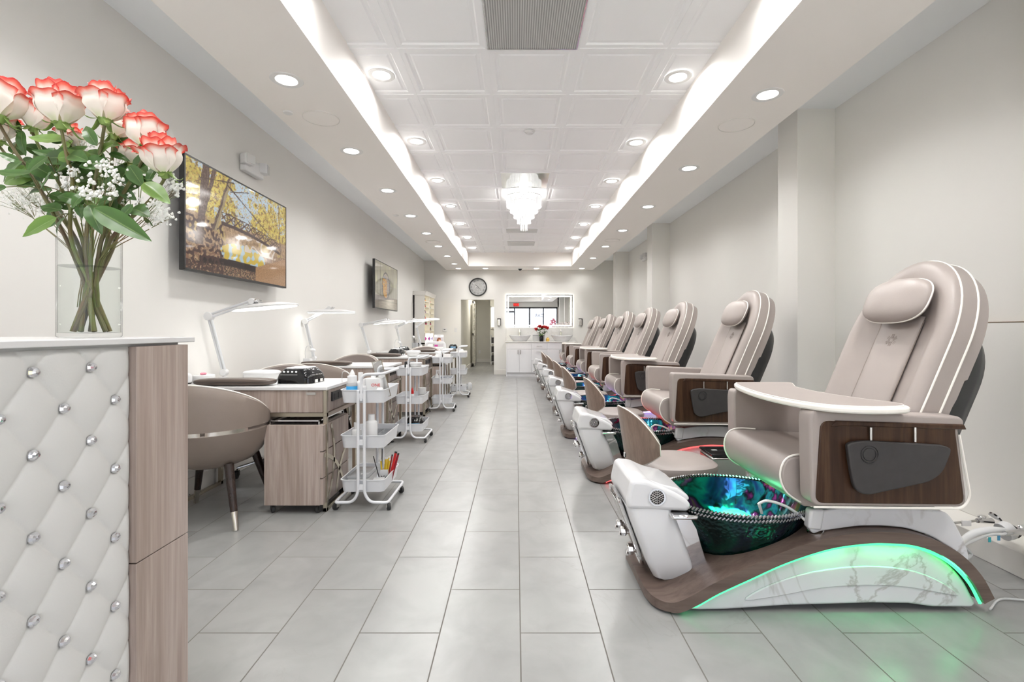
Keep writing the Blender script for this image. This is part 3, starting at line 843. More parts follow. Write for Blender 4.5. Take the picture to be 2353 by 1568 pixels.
for k, (dx, dz, dy) in enumerate(((-.13, .30, 0), (-.04, .37, .03), (.10, .35, -.02), (.02, .345, .05), (.15, .33, .02), (.055, .36, .0))):
    r = thing('red_rose', ['leftmost', 'tall left', 'large right', 'rear centre', 'rightmost', 'centre'][k]+' red rose in the dark vase on the vanity', 'rose', (vx+dx, 11.87+dy, CZ+dz), 0, 'red roses on the vanity')
    def pf(u, v, k=k):
        a = 2*PI*u; rr = .016+.028*math.sin(v*PI*.62)+.005*math.sin(5*a+v*9)
        return Vector((rr*math.cos(a), rr*math.sin(a), -.03+.07*v+.006*math.sin(3*a)*v))
    g = G().grid(pf, 20, 8, cu=True); g.sell((0, 0, .012), (.026, .026, .026), nu=12, nv=8)
    obj('petals', g, 'red_rose', r)
    obj('stem', G().tube([(0, 0, -.03), (-dx*.6, -dy*.6, -dz*.55), (-dx*.95, -dy, -dz+.12)], .003, 6), 'green_stem', r)
def leafgrid(L, wd, bend=.3, fold=.25, twist=0):
    def f(u, v):
        x = (u-.5)*2
        w = wd*math.sin(PI*min(v*1.02, 1)**.82)**.8*(1-.15*v)
        return (Vector((x*w, L*v*math.cos(bend*v), -L*bend*v*v*.6+fold*abs(x)*w+.004*math.sin(v*18)*x*x)), abs(x))
    return f
g = G()
for k in range(46):
    a = random.uniform(0, 2*PI); zz = random.uniform(.16, .31); rr = random.uniform(.02, .12)
    m = Matrix.Translation((rr*math.cos(a), rr*math.sin(a)*.7, zz)) @ Matrix.Rotation(a-PI/2, 4, 'Z') @ Matrix.Rotation(random.uniform(-.6, .9), 4, 'X')
    f = leafgrid(.07, .026)
    g.grid(lambda u, v, m=m: (m @ f(u, v)[0], f(u, v)[1]), 4, 6)
obj('rose_foliage', g, 'leaf', loc=(vx, 11.87, CZ), attr=True, label='green leaves of the red rose bouquet on the vanity', cat='foliage', kind='stuff')
t = thing('reed_diffuser', 'amber reed diffuser bottle beside the red rose vase', 'diffuser', (W(1258.5, 784, 11.92)[0], 11.92, CZ))
obj('bottle', G().lathe([(0, 0), (.042, 0), (.045, .01), (.045, .07), (.02, .085), (.018, .10), (0, .10)], 24), 'amber', t)
g = G()
for k in range(5): g.tube([(0, 0, .05), (.03*math.cos(k*1.3), .03*math.sin(k*1.3), .24)], .002, 5)
obj('reeds', g, 'paper', t)
t = thing('thermostat', 'small square white thermostat on the back wall', 'thermostat', (W(1022, 758, YB)[0], YB, W(1022, 758.5, YB)[2]))
obj('case', G().box(-.055, .055, -.02, 0, -.045, .045), 'white_plastic', t, bev=.006); obj('display', G().box(-.025, .022, -.0215, -.019, .002, .022), 'charcoal', t)
t = thing('light_switch', 'white rocker light switch left of the doorway', 'switch', (W(1047, 758, YB)[0], YB, W(1047, 758.5, YB)[2]))
obj('plate', G().box(-.036, .036, -.006, 0, -.057, .057), 'white_plastic', t, bev=.003); obj('rocker', G().box(-.016, .016, -.010, -.004, -.033, .033), 'white_plastic', t, bev=.002)
t = thing('wall_outlet', 'white double power outlet on the corridor end wall', 'outlet', (W(1102, 809, 17.19)[0], 17.198, W(1102, 809, 17.19)[2]))
obj('plate', G().box(-.036, .036, -.006, 0, -.057, .057), 'white_plastic', t, bev=.003)
for s in (-1, 1): obj('socket', G().box(-.015, .015, -.009, -.004, s*.025-.013, s*.025+.013), 'matte_white', t)
# dark rack under the bright window at the end of the passage
t = thing('storage_rack', 'narrow rack with dark goods seen at the right edge of the doorway', 'rack', (-.68, 15.95, 0))
g = G()
for z in (.10, .40, .70): g.box(-.155, .155, -.2, .2, z, z+.02)
for sx in (-.15, .15):
    for sy in (-.19, .19): g.box(sx-.008, sx+.008, sy-.008, sy+.008, 0, .98)
obj('frame', g, 'steel', t)
for z, nm in ((.12, 'bottom'), (.42, 'middle'), (.72, 'top')):
    b_ = thing('storage_bin', 'dark storage bin on the %s shelf of the rack beyond the doorway' % nm, 'bin', (-.68, 15.95, z+.001), 0, 'bins on the rack')
    obj('bin', G().box(-.135, .135, -.17, .17, 0, .17), 'charcoal', b_, bev=.01); obj('bin_rim', G().box(-.14, .14, -.175, .175, .171, .185), 'black_plastic', b_)
# ================================================================ LEFT WALL: televisions, display cabinet
def paint_tv1(u, v):
    """autumn wood with a footbridge over a pond; u right, v up"""
    n = lambda s, o=0: noise.noise(Vector((u*s*1.75+o, v*s+o*1.7, o)))
    leaf = n(26, 2)+.7*n(70, 5)
    big = n(4, 11)
    c = Vector((.34, .27, .07)).lerp(Vector((.62, .50, .13)), max(0, min(1, .5+leaf*.9+big*.5)))
    if leaf < -.22: c = Vector((.20, .13, .06))
    sk = .5*n(3, 9)+.35*n(14, 1)+.25*n(45, 4)+.35*(v-.62)-.55*abs(u-.52)
    if sk > -.02: c = c.lerp(Vector((.42, .52, .60)), min(1, .55+sk*3))
    if n(60, 13) > .30 and v > .5: c = Vector((.45, .26, .07))
    # stream and rocks
    if v < .53:
        c = Vector((.33, .22, .13))+Vector((.30, .22, .13))*(.6*n(30, 3)+.6*n(90, 3))
        if big > .1 and v > .34: c = c.lerp(Vector((.50, .38, .12)), .5)
        if v < .26+.10*u and leaf > 0: c = Vector((.20, .11, .07))
        rx, ry = (u-.50)/.23, (v-.24)/.12
        if rx*rx+ry*ry < 1: c = Vector((.50, .36, .05)) if n(15, 6) > -.08 else Vector((.35, .45, .50))
        arc = .12+.16*(u-.35)**2*4
        if abs(v-(.14-.25*(u-.45)**2)) < .035 and .1 < u < .85: c = Vector((.03, .02, .02))
        if v < .11 and n(60, 2) > 0 and u < .7: c = Vector((.05, .035, .03))
        if u > .62 and v < .30-.5*(.9-u): c = Vector((.32, .18, .09))+Vector((.14, .09, .05))*n(70, 5)
        if .30 < v < .46 and .42 < u < .86 and abs(n(9, 7)) < .14: c = Vector((.55, .47, .40))
    # bridge
    yb = .56-.10*(u-.30)-.30*(u-.45)**2
    if .28 < u < .92:
        if yb-.055 < v < yb-.02: c = Vector((.07, .045, .04))
        elif yb-.02 <= v < yb+.075:
            p = (u*15) % 1; q = (v-yb+.02)/.095
            if abs(p-q) < .10 or abs(p-1+q) < .10 or q > .90 or p < .07 or abs(q-.5) < .05: c = Vector((.10, .06, .05))
    # banks of dark scrub
    if v < .50 and u < .30 and n(26, 8) > .02: c = Vector((.07, .04, .035))
    # trunks
    for (xb, xt, wb, wt, vb) in ((.10, .155, .055, .06, .25), (.22, .36, .045, .03, .42), (.13, .22, .02, .035, .5), (.93, .90, .008, .006, .35)):
        if v > vb:
            s_ = (v-vb)/(1-vb); xc = xb+(xt-xb)*s_+.008*n(12, 3); w_ = wb+(wt-wb)*s_
            if abs(u-xc) < w_*.5:
                c = Vector((.10, .065, .05)) if n(50, 4) > -.1 else Vector((.16, .11, .09))
                if xb == .22 and u > xc: c = Vector((.30, .24, .14))
    for (x0, y0, x1, y1, w_) in ((.33, .92, .62, .70, .008), (.62, .70, .90, .48, .005), (.40, .97, .10, .86, .007), (.28, .62, .52, .66, .004), (.52, .66, .60, .58, .003), (.36, .86, .55, .95, .006)):
        dx, dy = x1-x0, y1-y0; tt = ((u-x0)*dx+(v-y0)*dy)/(dx*dx+dy*dy)
        if 0 <= tt <= 1 and abs((u-x0)*dy-(v-y0)*dx)/math.hypot(dx, dy) < w_*(1-.5*tt)+.004*n(20, 6): c = Vector((.08, .055, .045))
    return (max(c.x, .01), max(c.y, .01), max(c.z, .01))
def paint_tv2(u, v):
    n = lambda s, o=0: noise.noise(Vector((u*s*1.75+o, v*s+o, o)))
    st = n(2, 1)
    c = Vector((.24, .22, .17))*(1+.5*noise.noise(Vector((u*34, v*1.5, 2))))
    if v > .55: c += Vector((.10, .10, .02))*max(0, n(5, 4)+.2)
    if v < .28: c = Vector((.15, .125, .11))*(1+.4*noise.noise(Vector((u*8, v*40, 2))))
    if .16 < v < .19 or (v < .27 and abs(u-.12) < .01): c = Vector((.08, .065, .06))
    dx, dy = (u-.45)*1.78, v-.52
    r = math.hypot(dx, dy)
    if r < .30:
        c = Vector((.22, .21, .22))+Vector((.13, .12, .12))*n(22, 3)
        if dx < .07 and dy < .15 and n(12, 6) > -.25: c = Vector((.42, .22, .07))+Vector((.2, .16, .04))*n(45, 3)
        if n(38, 9) > .28: c = Vector((.55, .38, .12))
    if .275 < r < .305: c = Vector((.05, .045, .05))
    if .2 < u < .24 and v > .6: c *= .5
    return (max(c.x, .01), max(c.y, .01), max(c.z, .01))
def painted(name, w_, h_, nu, nv, fn, matn, parent, M4):
    vs = []; cs = []
    for j in range(nv+1):
        for i in range(nu+1):
            u, v = i/nu, j/nv
            vs.append(M4 @ Vector(((u-.5)*w_, 0, (v-.5)*h_))); cs.append(fn(u, v))
    fs = [(j*(nu+1)+i, j*(nu+1)+i+1, (j+1)*(nu+1)+i+1, (j+1)*(nu+1)+i) for j in range(nv) for i in range(nu)]
    me = bpy.data.meshes.new(name); me.from_pydata([tuple(p) for p in vs], [], fs)
    A = me.color_attributes.new('col', 'FLOAT_COLOR', 'POINT')
    flat = []
    for c in cs: flat += [c[0], c[1], c[2], 1]
    A.data.foreach_set('color', flat)
    me.materials.append(M[matn])
    o = bpy.data.objects.new(name, me); COL.objects.link(o); o.parent = parent
    return o
def tv(y0, y1, z0, z1, off, label, fn, nu, nv):
    yc = (y0+y1)/2; x = XL(yc)+off
    t = thing('television', label, 'television', (x, yc, (z0+z1)/2))
    t.rotation_euler = (0, 0, R(.4))
    hw, hh = (y1-y0)/2, (z1-z0)/2
    obj('case', G().box(-.035, 0, -hw, hw, -hh, hh), 'black_plastic', t, bev=.004)
    obj('rear_housing', G().box(-.07, -.034, -hw*.7, hw*.7, -hh*.75, hh*.5), 'black_plastic', t, bev=.01)
    g = G(); b_ = .012
    g.box(-.002, .003, -hw, hw, hh-b_, hh); g.box(-.002, .003, -hw, hw, -hh, -hh+b_*1.3); g.box(-.002, .003, -hw, -hw+b_, -hh, hh); g.box(-.002, .003, hw-b_, hw, -hh, hh)
    obj('bezel', g, 'black_plastic', t)
    m = Matrix.Translation((.0015, 0, 0)) @ Matrix.Rotation(R(90), 4, 'Z')
    painted('screen', 2*hw-.02, 2*hh-.02, nu, nv, fn, 'tv_image', t, m)
    g = G(); g.box(-off+.003, -.06, -.05, .05, -.05, .05); g.box(-off+.003, -off+.015, -.2, .2, -.15, .15)
    obj('wall_bracket', g, 'charcoal', t)
tv(3.087, 4.473, 1.54, 2.298, .115, 'large wall mounted television showing an autumn footbridge', paint_tv1, 330, 186)
tv(7.31, 8.74, 1.489, 2.246, .15, 'farther wall television showing a round basket of leaves', paint_tv2, 170, 96)

# lit polish display cabinet on the left wall
cy0, cy1, cz0, cz1 = 10.9, 12.2, .83, 2.04
xw = XL(11.5)
t = thing('display_cabinet', 'white wall cabinet with lit shelves of nail polish', 'cabinet', (xw+.03, 10.9, cz0))
dw, L, Hh = .245, 1.3, cz1-cz0
g = G(); g.box(0, dw, 0, .03, 0, Hh); g.box(0, dw, L-.03, L, 0, Hh); g.box(0, dw, L/2-.02, L/2+.02, 0, Hh); g.box(0, dw, 0, L, 0, .03); g.box(0, .015, 0, L, 0, Hh); g.box(0, dw, 0, L, Hh-.03, Hh)
obj('carcass', g, 'grille_grey' if 0 else 'trim_paint', t)
obj('crown', G().prism([(-.02, Hh-.09), (dw+.02, Hh-.09), (dw+.035, Hh-.03), (dw+.05, Hh), (-.02, Hh)], -.02, L+.02, 'y'), 'trim_paint', t)
nsh = 8
for k in range(nsh):
    z = .03+(Hh-.12)*k/nsh
    obj('shelf', G().box(.016, dw-.01, .031, L-.031, z, z+.01), 'trim_paint', t)
    obj('shelf_light', G().box(.02, .03, .05, L-.05, z+(Hh-.12)/nsh-.012, z+(Hh-.12)/nsh-.004), 'led_warm', t)
obj('rear_gap_shade', G().box(-.03, 0, .02, L-.02, .05, Hh-.05), 'charcoal', t)  # dark strip painted as the shaded gap behind the cabinet
bott = None; pc = ['magenta_print', 'red_plastic', 'purple_print', 'amber', 'charcoal', 'bottle_glow', 'maroon', 'teal_plastic']
random.seed(11)
protos = []
for ci, c in enumerate(pc):
    pass
for k in range(nsh):
    for b_ in range(2):
        n = random.choice([3, 4, 5, 6])
        for i in range(n):
            y = 10.9+.10+b_*(L/2)+i*.085+random.uniform(0, .02)
            z = cz0+.03+(Hh-.12)*k/nsh+.0105
            c = random.choice(pc)
            key = [p for p in protos if p[0] == c]
            lab = '%s polish bottle, %s shelf from the bottom, %s bay, %s along' % ({'magenta_print': 'magenta', 'red_plastic': 'red', 'purple_print': 'purple', 'amber': 'amber', 'charcoal': 'dark', 'bottle_glow': 'peach', 'maroon': 'maroon', 'teal_plastic': 'teal'}[c], ORD[k], 'near' if b_ == 0 else 'far', ORD[i])
            loc = (xw+.03+dw-.06, y, z)
            if key: dup(key[0][1], loc, label=lab)
            else:
                t2 = thing('polish_bottle', lab, 'bottle', loc, 0, 'nail polish bottles in the display cabinet')
                obj('bottle', G().lathe([(0, 0), (.015, 0), (.016, .004), (.016, .032), (.007, .038), (0, .038)], 10), c, t2)
                obj('cap', G().lathe([(.007, .038), (.0075, .039), (.006, .075), (0, .075)], 10), 'black_plastic', t2)
                protos.append((c, t2))
# ================================================================ NAIL STATIONS (left)
TZ = .79
TX1 = -1.20
TBY = [3.03, 4.78, 6.38, 7.80, 9.02]
TRX = [-1.198, -1.275, -1.215, -1.16, -1.20]      # aisle end of each table
POS5 = ['nearest', 'second', 'third', 'fourth', 'farthest']
def table(i):
    y0 = TBY[i]; D = .56; x1 = TRX[i]; x0 = XL(y0)+.03
    t = thing('manicure_table', '%s manicure table%s, white top over grey wood apron on a chrome frame' % (POS5[i].capitalize(), '' if i in (0, 4) else ' from the front'), 'table', (x1, y0, 0), 0, 'manicure tables along the left wall')
    Lx = x0-x1
    obj('tabletop', G().box(Lx, 0, 0, D, TZ-.022, TZ), 'quartz', t, bev=.003)
    obj('apron', G().box(Lx+.02, -.03, .012, .03, TZ-.165, TZ-.022), 'wood_grey', t, bev=.001)
    obj('apron', G().box(Lx+.02, -.03, D-.03, D-.012, TZ-.165, TZ-.022), 'wood_grey', t, bev=.001)
    obj('end_panel', G().box(-.03, -.012, .03, D-.03, TZ-.165, TZ-.022), 'wood_grey', t, bev=.001)
    b = obj('power_strip', G().box(-.012, -.002, .10, .42, TZ-.105, TZ-.045), 'black_plastic', t, bev=.002)
    for k in range(4): obj('socket', G().box(-.003, .0005, .125+k*.075, .165+k*.075, TZ-.095, TZ-.058), 'charcoal', b)
    s = .024
    g = G()
    for xx in (-s, Lx):
        for yy in (0, D-s): g.box(xx, xx+s, yy, yy+s, 0, TZ-.022)
        g.box(xx, xx+s, 0, D, .0, s)
        g.box(xx, xx+s, 0, D, TZ-.19, TZ-.166)
    g.box(Lx, 0, 0, s, TZ-.19, TZ-.166); g.box(Lx, 0, D-s, D, TZ-.19, TZ-.166)
    obj('frame', g, 'bronze_steel', t, bev=.002)
    obj('maker_plate', G().box(-.135, -.075, .009, .0125, TZ-.052, TZ-.036), 'steel', t)
    return t
tabs = [table(i) for i in range(5)]

# rolling drawer cabinets
def caster(parent, x, y, z=0, r=.025, m='black_rubber', fork='steel', a=0, name='caster', zt=.06):
    mt = Matrix.Translation((x, y, 0)) @ Matrix.Rotation(a, 4, 'Z')
    g = G()
    for s in (-1, 1): g.box(-.012, r*.5+.005, s*.013-.002, s*.013+.002, r*.8, zt-.004, mt)
    g.box(-.014, .016, -.015, .015, zt-.006, zt, mt)
    g.cyl(mt @ Vector((0, 0, zt-.002)), mt @ Vector((0, 0, zt+.012)), .006, n=8)
    c = obj(name, g, fork, parent)
    g = G(); g.lathe([(0, -.009), (r*.6, -.010), (r, -.008), (r, .008), (r*.6, .010), (0, .009)], 20, m=mt @ Matrix.Translation((r*.35, 0, r)) @ Matrix.Rotation(R(90), 4, 'X'))
    obj('wheel', g, m, c)
    return c
def drawer_cart(i, x0, x1, y0, label):
    t = thing('drawer_cart', label, 'cabinet', ((x0+x1)/2, y0, 0), 0, 'rolling drawer carts under the manicure tables')
    w_ = (x1-x0)/2; D = .46; z0, z1 = .055, .555
    obj('body', G().box(-w_, w_-.018, 0, D, z0, z1), 'wood_grey', t, bev=.002)
    for k, (a, b_) in enumerate(((z0, .22), (.223, .388), (.391, z1))):
        obj('drawer', G().box(w_-.018, w_, .003, D-.003, a+.002, b_-.002), 'wood_grey', t, bev=.001)
    # curved inlays over the drawer side
    def arc(c, r, a0, a1, nn=20):
        return [(w_+.001, c[0]+r*math.cos(R(a0+(a1-a0)*k/nn)), c[1]+r*math.sin(R(a0+(a1-a0)*k/nn))) for k in range(nn+1)]
    def keep(pts): return [p for p in pts if .004 < p[1] < D-.004 and z0+.004 < p[2] < z1-.004]
    for c, r, a0, a1 in (((-.22, .34), .40, -60, 60), ((.58, .02), .36, 100, 200), ((-.1, -.12), .5, 10, 80)):
        p_in, p_out = arc(c, r-.013, a0, a1, 40), arc(c, r+.013, a0, a1, 40)
        rg = [[Vector(a), Vector(b_), Vector(b_)+Vector((.004, 0, 0)), Vector(a)+Vector((.004, 0, 0))] for a, b_ in zip(p_in, p_out) if all(.002 < q[1] < D-.002 and z0+.002 < q[2] < z1-.002 for q in (a, b_))]
        if len(rg) > 2: obj('curved_inlay', G().loops(rg), 'bronze_steel', t)
    g = G(); zt = z1
    for (a, b_) in ((-w_+.03, .02), (w_-.03, .02), (-w_+.03, D-.03), (w_-.03, D-.03)): g.box(a-.004, a+.004, b_-.004, b_+.004, zt, zt+.028)
    for yy in (.02, D-.03): g.box(-w_+.026, w_-.026, yy-.004, yy+.004, zt+.022, zt+.03)
    for xx in (-w_+.03, w_-.03): g.box(xx-.004, xx+.004, .02, D-.03, zt+.022, zt+.03)
    obj('top_rail', g, 'chrome', t)
    obj('tray_mat', G().box(-w_+.035, w_-.035, .028, D-.038, zt, zt+.006), 'black_gloss', t)
    for sx in (-w_+.035, w_-.035):
        for sy in (.04, D-.04): caster(t, sx, sy, r=.024, a=.6*(1 if sx < 0 else -1)-PI/2, zt=z0+.001, fork='black_plastic')
    return t
drawer_cart(0, -1.572, -1.206, 2.985, 'grey wood drawer cart on casters under the nearest manicure table')
drawer_cart(1, -1.65, -1.30, 4.80, 'grey wood drawer cart under the second manicure table, behind the nearest trolley')
drawer_cart(2, -1.59, -1.24, 6.40, 'grey wood drawer cart under the third manicure table')
drawer_cart(3, -1.53, -1.185, 7.82, 'grey wood drawer cart under the fourth manicure table')

# tub chairs
def tub(t, rx=.318, ry=.345, col='taupe_chair', rim='cream_piping', z0=.33, zg=.565, zt=.84):
    # lower bowl
    prof = [(0.02, z0+.005), (.16, z0), (.23, z0+.025), (.285, z0+.075), (.325, z0+.15), (.342, zg-.012), (.335, zg-.004), (.30, zg-.006), (.28, zg-.05), (.02, zg-.06)]
    obj('seat_shell', G().lathe(prof, 48, sx=rx/.345, sy=ry/.345), col, t)
    obj('seat_cushion', G().sell((0, .02, zg-.035), (rx*.80, ry*.80, .045), .5, .8, nu=36, nv=10), 'taupe', t)
    # upright shell open to the front (+y)
    A = R(112)
    def top(a):
        return zg+.03+(zt-zg-.03)*max(0.0, math.cos(min(PI/2, abs(a)*.84)))**.72
    def shell(u, v, off=0):
        a = (u*2-1)*A; z = zg+.012+(top(a)-zg-.012)*v
        k = 1.0-.10*((z-zg)/(zt-zg))**2-off
        return Vector((rx*k*math.sin(a), -ry*k*math.cos(a), z))
    rings = []
    n = 44
    for i in range(n+1):
        u = i/n
        out = [shell(u, v) for v in (0, .25, .5, .75, .93, 1.0)]
        inn = [shell(u, v, .13) for v in (.96, .75, .5, .25, 0)]
        out[-1] = shell(u, 1.0, .03)
        rings.append(out+inn)
    obj('back_shell', G().loops(rings), col, t)
    path = [shell(i/n, 1.0, .035) + Vector((0, 0, .002)) for i in range(n+1)]
    obj('piping', G().tube(path, .0055, 6), rim, t)
    for a0, a1, mm in ((-64, -24, 'chrome'), (-20, 20, 'chrome'), (24, 64, 'chrome')):
        pr = [(rx*.985, zg-.012), (rx*.985, zg+.026), (rx*.965, zg+.026), (rx*.965, zg-.012), (rx*.985, zg-.012)]
        obj('metal_band', G().lathe([(r/rx, z) for r, z in pr], 18, sx=rx, sy=ry, a0=R(a0-90), a1=R(a1-90)), 'brushed', t)
    obj('band_core', G().lathe([(.955, zg-.03), (.955, zg+.03), (.80, zg+.03), (.80, zg-.03)], 44, sx=rx, sy=ry, a0=R(-215), a1=R(35)), 'taupe_dark', t)
def client_chair(loc, rz, label):
    t = thing('tub_chair', label, 'chair', loc, rz, 'tub chairs on the client side of the tables')
    tub(t)
    for sx, sy in ((-1, -1), (1, -1), (-1, 1), (1, 1)):
        a = Vector((sx*.17, sy*.15, .36)); b_ = Vector((sx*.255, sy*.23, .0)); mid = a.lerp(b_, .72)
        lg = obj('leg', G().tube([a, mid], [.026, .019], 16), 'dark_wood_leg', t)
        obj('metal_foot', G().tube([mid, b_], [.0195, .014], 16), 'brushed', lg)
    return t
cc = client_chair((-1.868, 2.965, 0), R(2), 'taupe tub chair tucked under the nearest manicure table')
dup(cc, (-1.925, 4.72, 0), R(4), 'taupe tub chair tucked under the second manicure table, mostly hidden')
dup(cc, (-1.70, 7.50, 0), R(-6), 'taupe tub chair tucked under the fourth manicure table')
dup(cc, (-1.72, 9.09, 0), R(-4), 'taupe tub chair tucked under the farthest manicure table, its dark legs showing')
def tech_chair(loc, rz, label):
    t = thing('rolling_tub_chair', label, 'chair', loc, rz, 'rolling tub chairs on the technician side')
    tub(t, rx=.33, ry=.31, col='taupe', z0=.36, zg=.59, zt=.855)
    obj('column', G().tube([(0, 0, .37), (0, 0, .20), (0, 0, .20), (0, 0, .085)], [.022, .022, .034, .030], 16), 'chrome', t)
    for k in range(5):
        a = 2*PI*k/5+.5
        p = [(.03*math.cos(a), .03*math.sin(a), .135), (.28*math.cos(a), .28*math.sin(a), .080)]
        leg = obj('star_leg', G().tube(p, [.017, .011], 10), 'chrome', t)
    for k in range(5):
        a = 2*PI*k/5+.5
        caster(t, .275*math.cos(a), .275*math.sin(a), r=.027, a=a+1.2, zt=.062, fork='black_plastic', m='black_rubber')
    return t
tc = tech_chair((-1.93, 3.86, 0), R(183), 'taupe rolling tub chair behind the nearest manicure table')
tc2 = dup(tc, (-1.925, 5.62, 0), R(178), 'taupe rolling tub chair behind the second manicure table, pale rounded back showing')
dup(tc, (-1.62, 8.40, 0), R(180), 'taupe rolling tub chair behind the fourth manicure table')

# desk lamps with long LED bar heads
def arm_lamp(base, j1, j2, hl, hr, label, wd=.085):
    bx, by, bz = base
    t = thing('desk_lamp', label, 'lamp', base, 0, 'swing arm lamps clamped to the manicure tables')
    L = lambda p: Vector(p)-Vector(base)
    clamp = G(); clamp.box(-.022, .022, -.045, .012, -.004, .012); clamp.box(-.022, .022, .002, .012, -.05, .01); clamp.box(-.022, .022, -.04, .012, -.055, -.045); clamp.cyl((0, -.025, -.075), (0, -.025, -.04), .007, n=10)
    obj('clamp', clamp, 'white_plastic', t, bev=.002)
    k0 = Vector((0, -.004, .045)); k1, k2 = L(j1), L(j2)
    def bars(a, b_, nm, w_):
        d = (b_-a).normalized(); s = Vector((0, 1, 0)).cross(d).normalized()
        g = G()
        for q in (-1, 1): g.tube([a+s*q*w_, b_+s*q*w_], .0085, 8)
        obj(nm, g, 'white_metal', t)
    obj('base_joint', G().cyl(k0+Vector((0, -.02, 0)), k0+Vector((0, .02, 0)), .026, n=24).cyl((0, -.004, .0), (0, -.004, .03), .012, n=12), 'white_plastic', t, bev=.003)
    bars(k0, k1, 'lower_arm', .010)
    obj('elbow_joint', G().cyl(k1+Vector((0, -.022, 0)), k1+Vector((0, .022, 0)), .030, n=28), 'white_plastic', t, bev=.003)
    bars(k1, k2, 'upper_arm', .010)
    obj('wrist_joint', G().cyl(k2+Vector((0, -.02, 0)), k2+Vector((0, .02, 0)), .022, n=24), 'white_plastic', t, bev=.003)
    a, b_ = L(hl), L(hr); c = (a+b_)/2; ux = (b_-a).normalized(); Lh = (b_-a).length/2
    uy = Vector((0, 0, 1)).cross(ux).normalized(); uz = ux.cross(uy)
    m = Matrix(((ux.x, uy.x, uz.x, c.x), (ux.y, uy.y, uz.y, c.y), (ux.z, uy.z, uz.z, c.z), (0, 0, 0, 1)))
    out = []
    for k in range(40):
        q = 2*PI*k/40; cx_, sy_ = math.cos(q), math.sin(q)
        out.append((Lh*math.copysign(abs(cx_)**.75, cx_), wd*math.copysign(abs(sy_)**.9, sy_)))
    rings = [[m @ Vector((x*s, y*s, z)) for x, y in out] for s, z in ((.97, .0), (1, .002), (1, .010), (.94, .017), (.6, .030), (.25, .036))]
    h = obj('lamp_head', G().loops(rings), 'white_plastic', t)
    obj('light_panel', G().loops([[m @ Vector((x*s, y*s, z)) for x, y in out] for s, z in ((.955, -.004), (.965, .002))]), 'led_white', h)
    obj('neck_knob', G().tube([k2, k2+Vector((.03, 0, -.002)), c+Vector((0, 0, .03))], [.012, .010, .010], 10).sell(k2+Vector((.035, -.012, .004)), (.018, .014, .014), nu=12, nv=8).cyl(k2+Vector((.045, -.03, .008)), k2+Vector((.045, .03, .008)), .004, n=8), 'chrome', t)
    lo = Vector(base)+m @ Vector((0, 0, -.010))
    l = light('desk_lamp_glow', 'AREA', lo, .4, Lh*1.7, (1, 1, .98), sy=wd*1.4)
    l.rotation_euler = m.to_euler()
    return t
arm_lamp(W(516, 869, 3.575)[:2]+(TZ,), W(481, 727, 3.43), W(580, 693, 3.38), (W(531, 717, 3.5)[0], 3.52, W(531, 715, 3.5)[2]), (W(686, 700, 3.28)[0], 3.25, W(686, 702, 3.28)[2]), 'nearest swing arm lamp, its LED head tilted over the first table')
def lampn(i, bx, j1, j2, hl, hr, label):
    Y = TBY[i]+.545
    b_ = (W(bx, 0, Y)[0], Y, TZ)
    arm_lamp(b_, W(*j1, Y-.24), W(*j2, Y-.28), W(*hl, Y-.28), W(*hr, Y-.30), label)
lampn(1, 722, (702, 739), (757, 709), (706, 719), (817, 719), 'second swing arm lamp, its head seen level and glowing')
lampn(2, 849, (830, 747), (886, 736), (858, 746), (933, 739), 'third swing arm lamp from the front')
lampn(3, 923, (911, 752), (951, 734), (930, 741), (985, 737), 'fourth swing arm lamp from the front')
lampn(4, 967, (957, 751), (981, 733), (970, 737), (1010, 734), 'farthest swing arm lamp, in front of the display cabinet')

# hand rests
def handrest(x0, x1, y, label):
    t = thing('hand_rest', label, 'cushion', ((x0+x1)/2, y, TZ), 0, 'brown hand rests on the manicure tables')
    obj('cushion', G().sell((0, 0, .024), ((x1-x0)/2, .062, .024), .55, .45, nu=40, nv=14), 'brown_leather', t)
    obj('seam', G().tube([((x1-x0)/2*math.copysign(abs(math.cos(2*PI*k/48))**.45, math.cos(2*PI*k/48))*1.0, .062*math.copysign(abs(math.sin(2*PI*k/48))**.45, math.sin(2*PI*k/48)), .024) for k in range(48)], .0016, 5, closed=True), 'charcoal', t)
handrest(W(450, 884, 3.12)[0], W(632, 884, 3.12)[0], 3.12, 'brown leather hand rest on the nearest table')
handrest(W(694, 0, 4.87)[0], W(808, 0, 4.87)[0], 4.87, 'brown leather hand rest on the second table')
handrest(W(841, 0, 6.47)[0], W(922, 0, 6.47)[0], 6.47, 'brown leather hand rest on the third table')
handrest(W(962, 0, 7.88)[0], W(1001, 0, 7.88)[0], 7.88, 'brown leather hand rest on the fourth table')

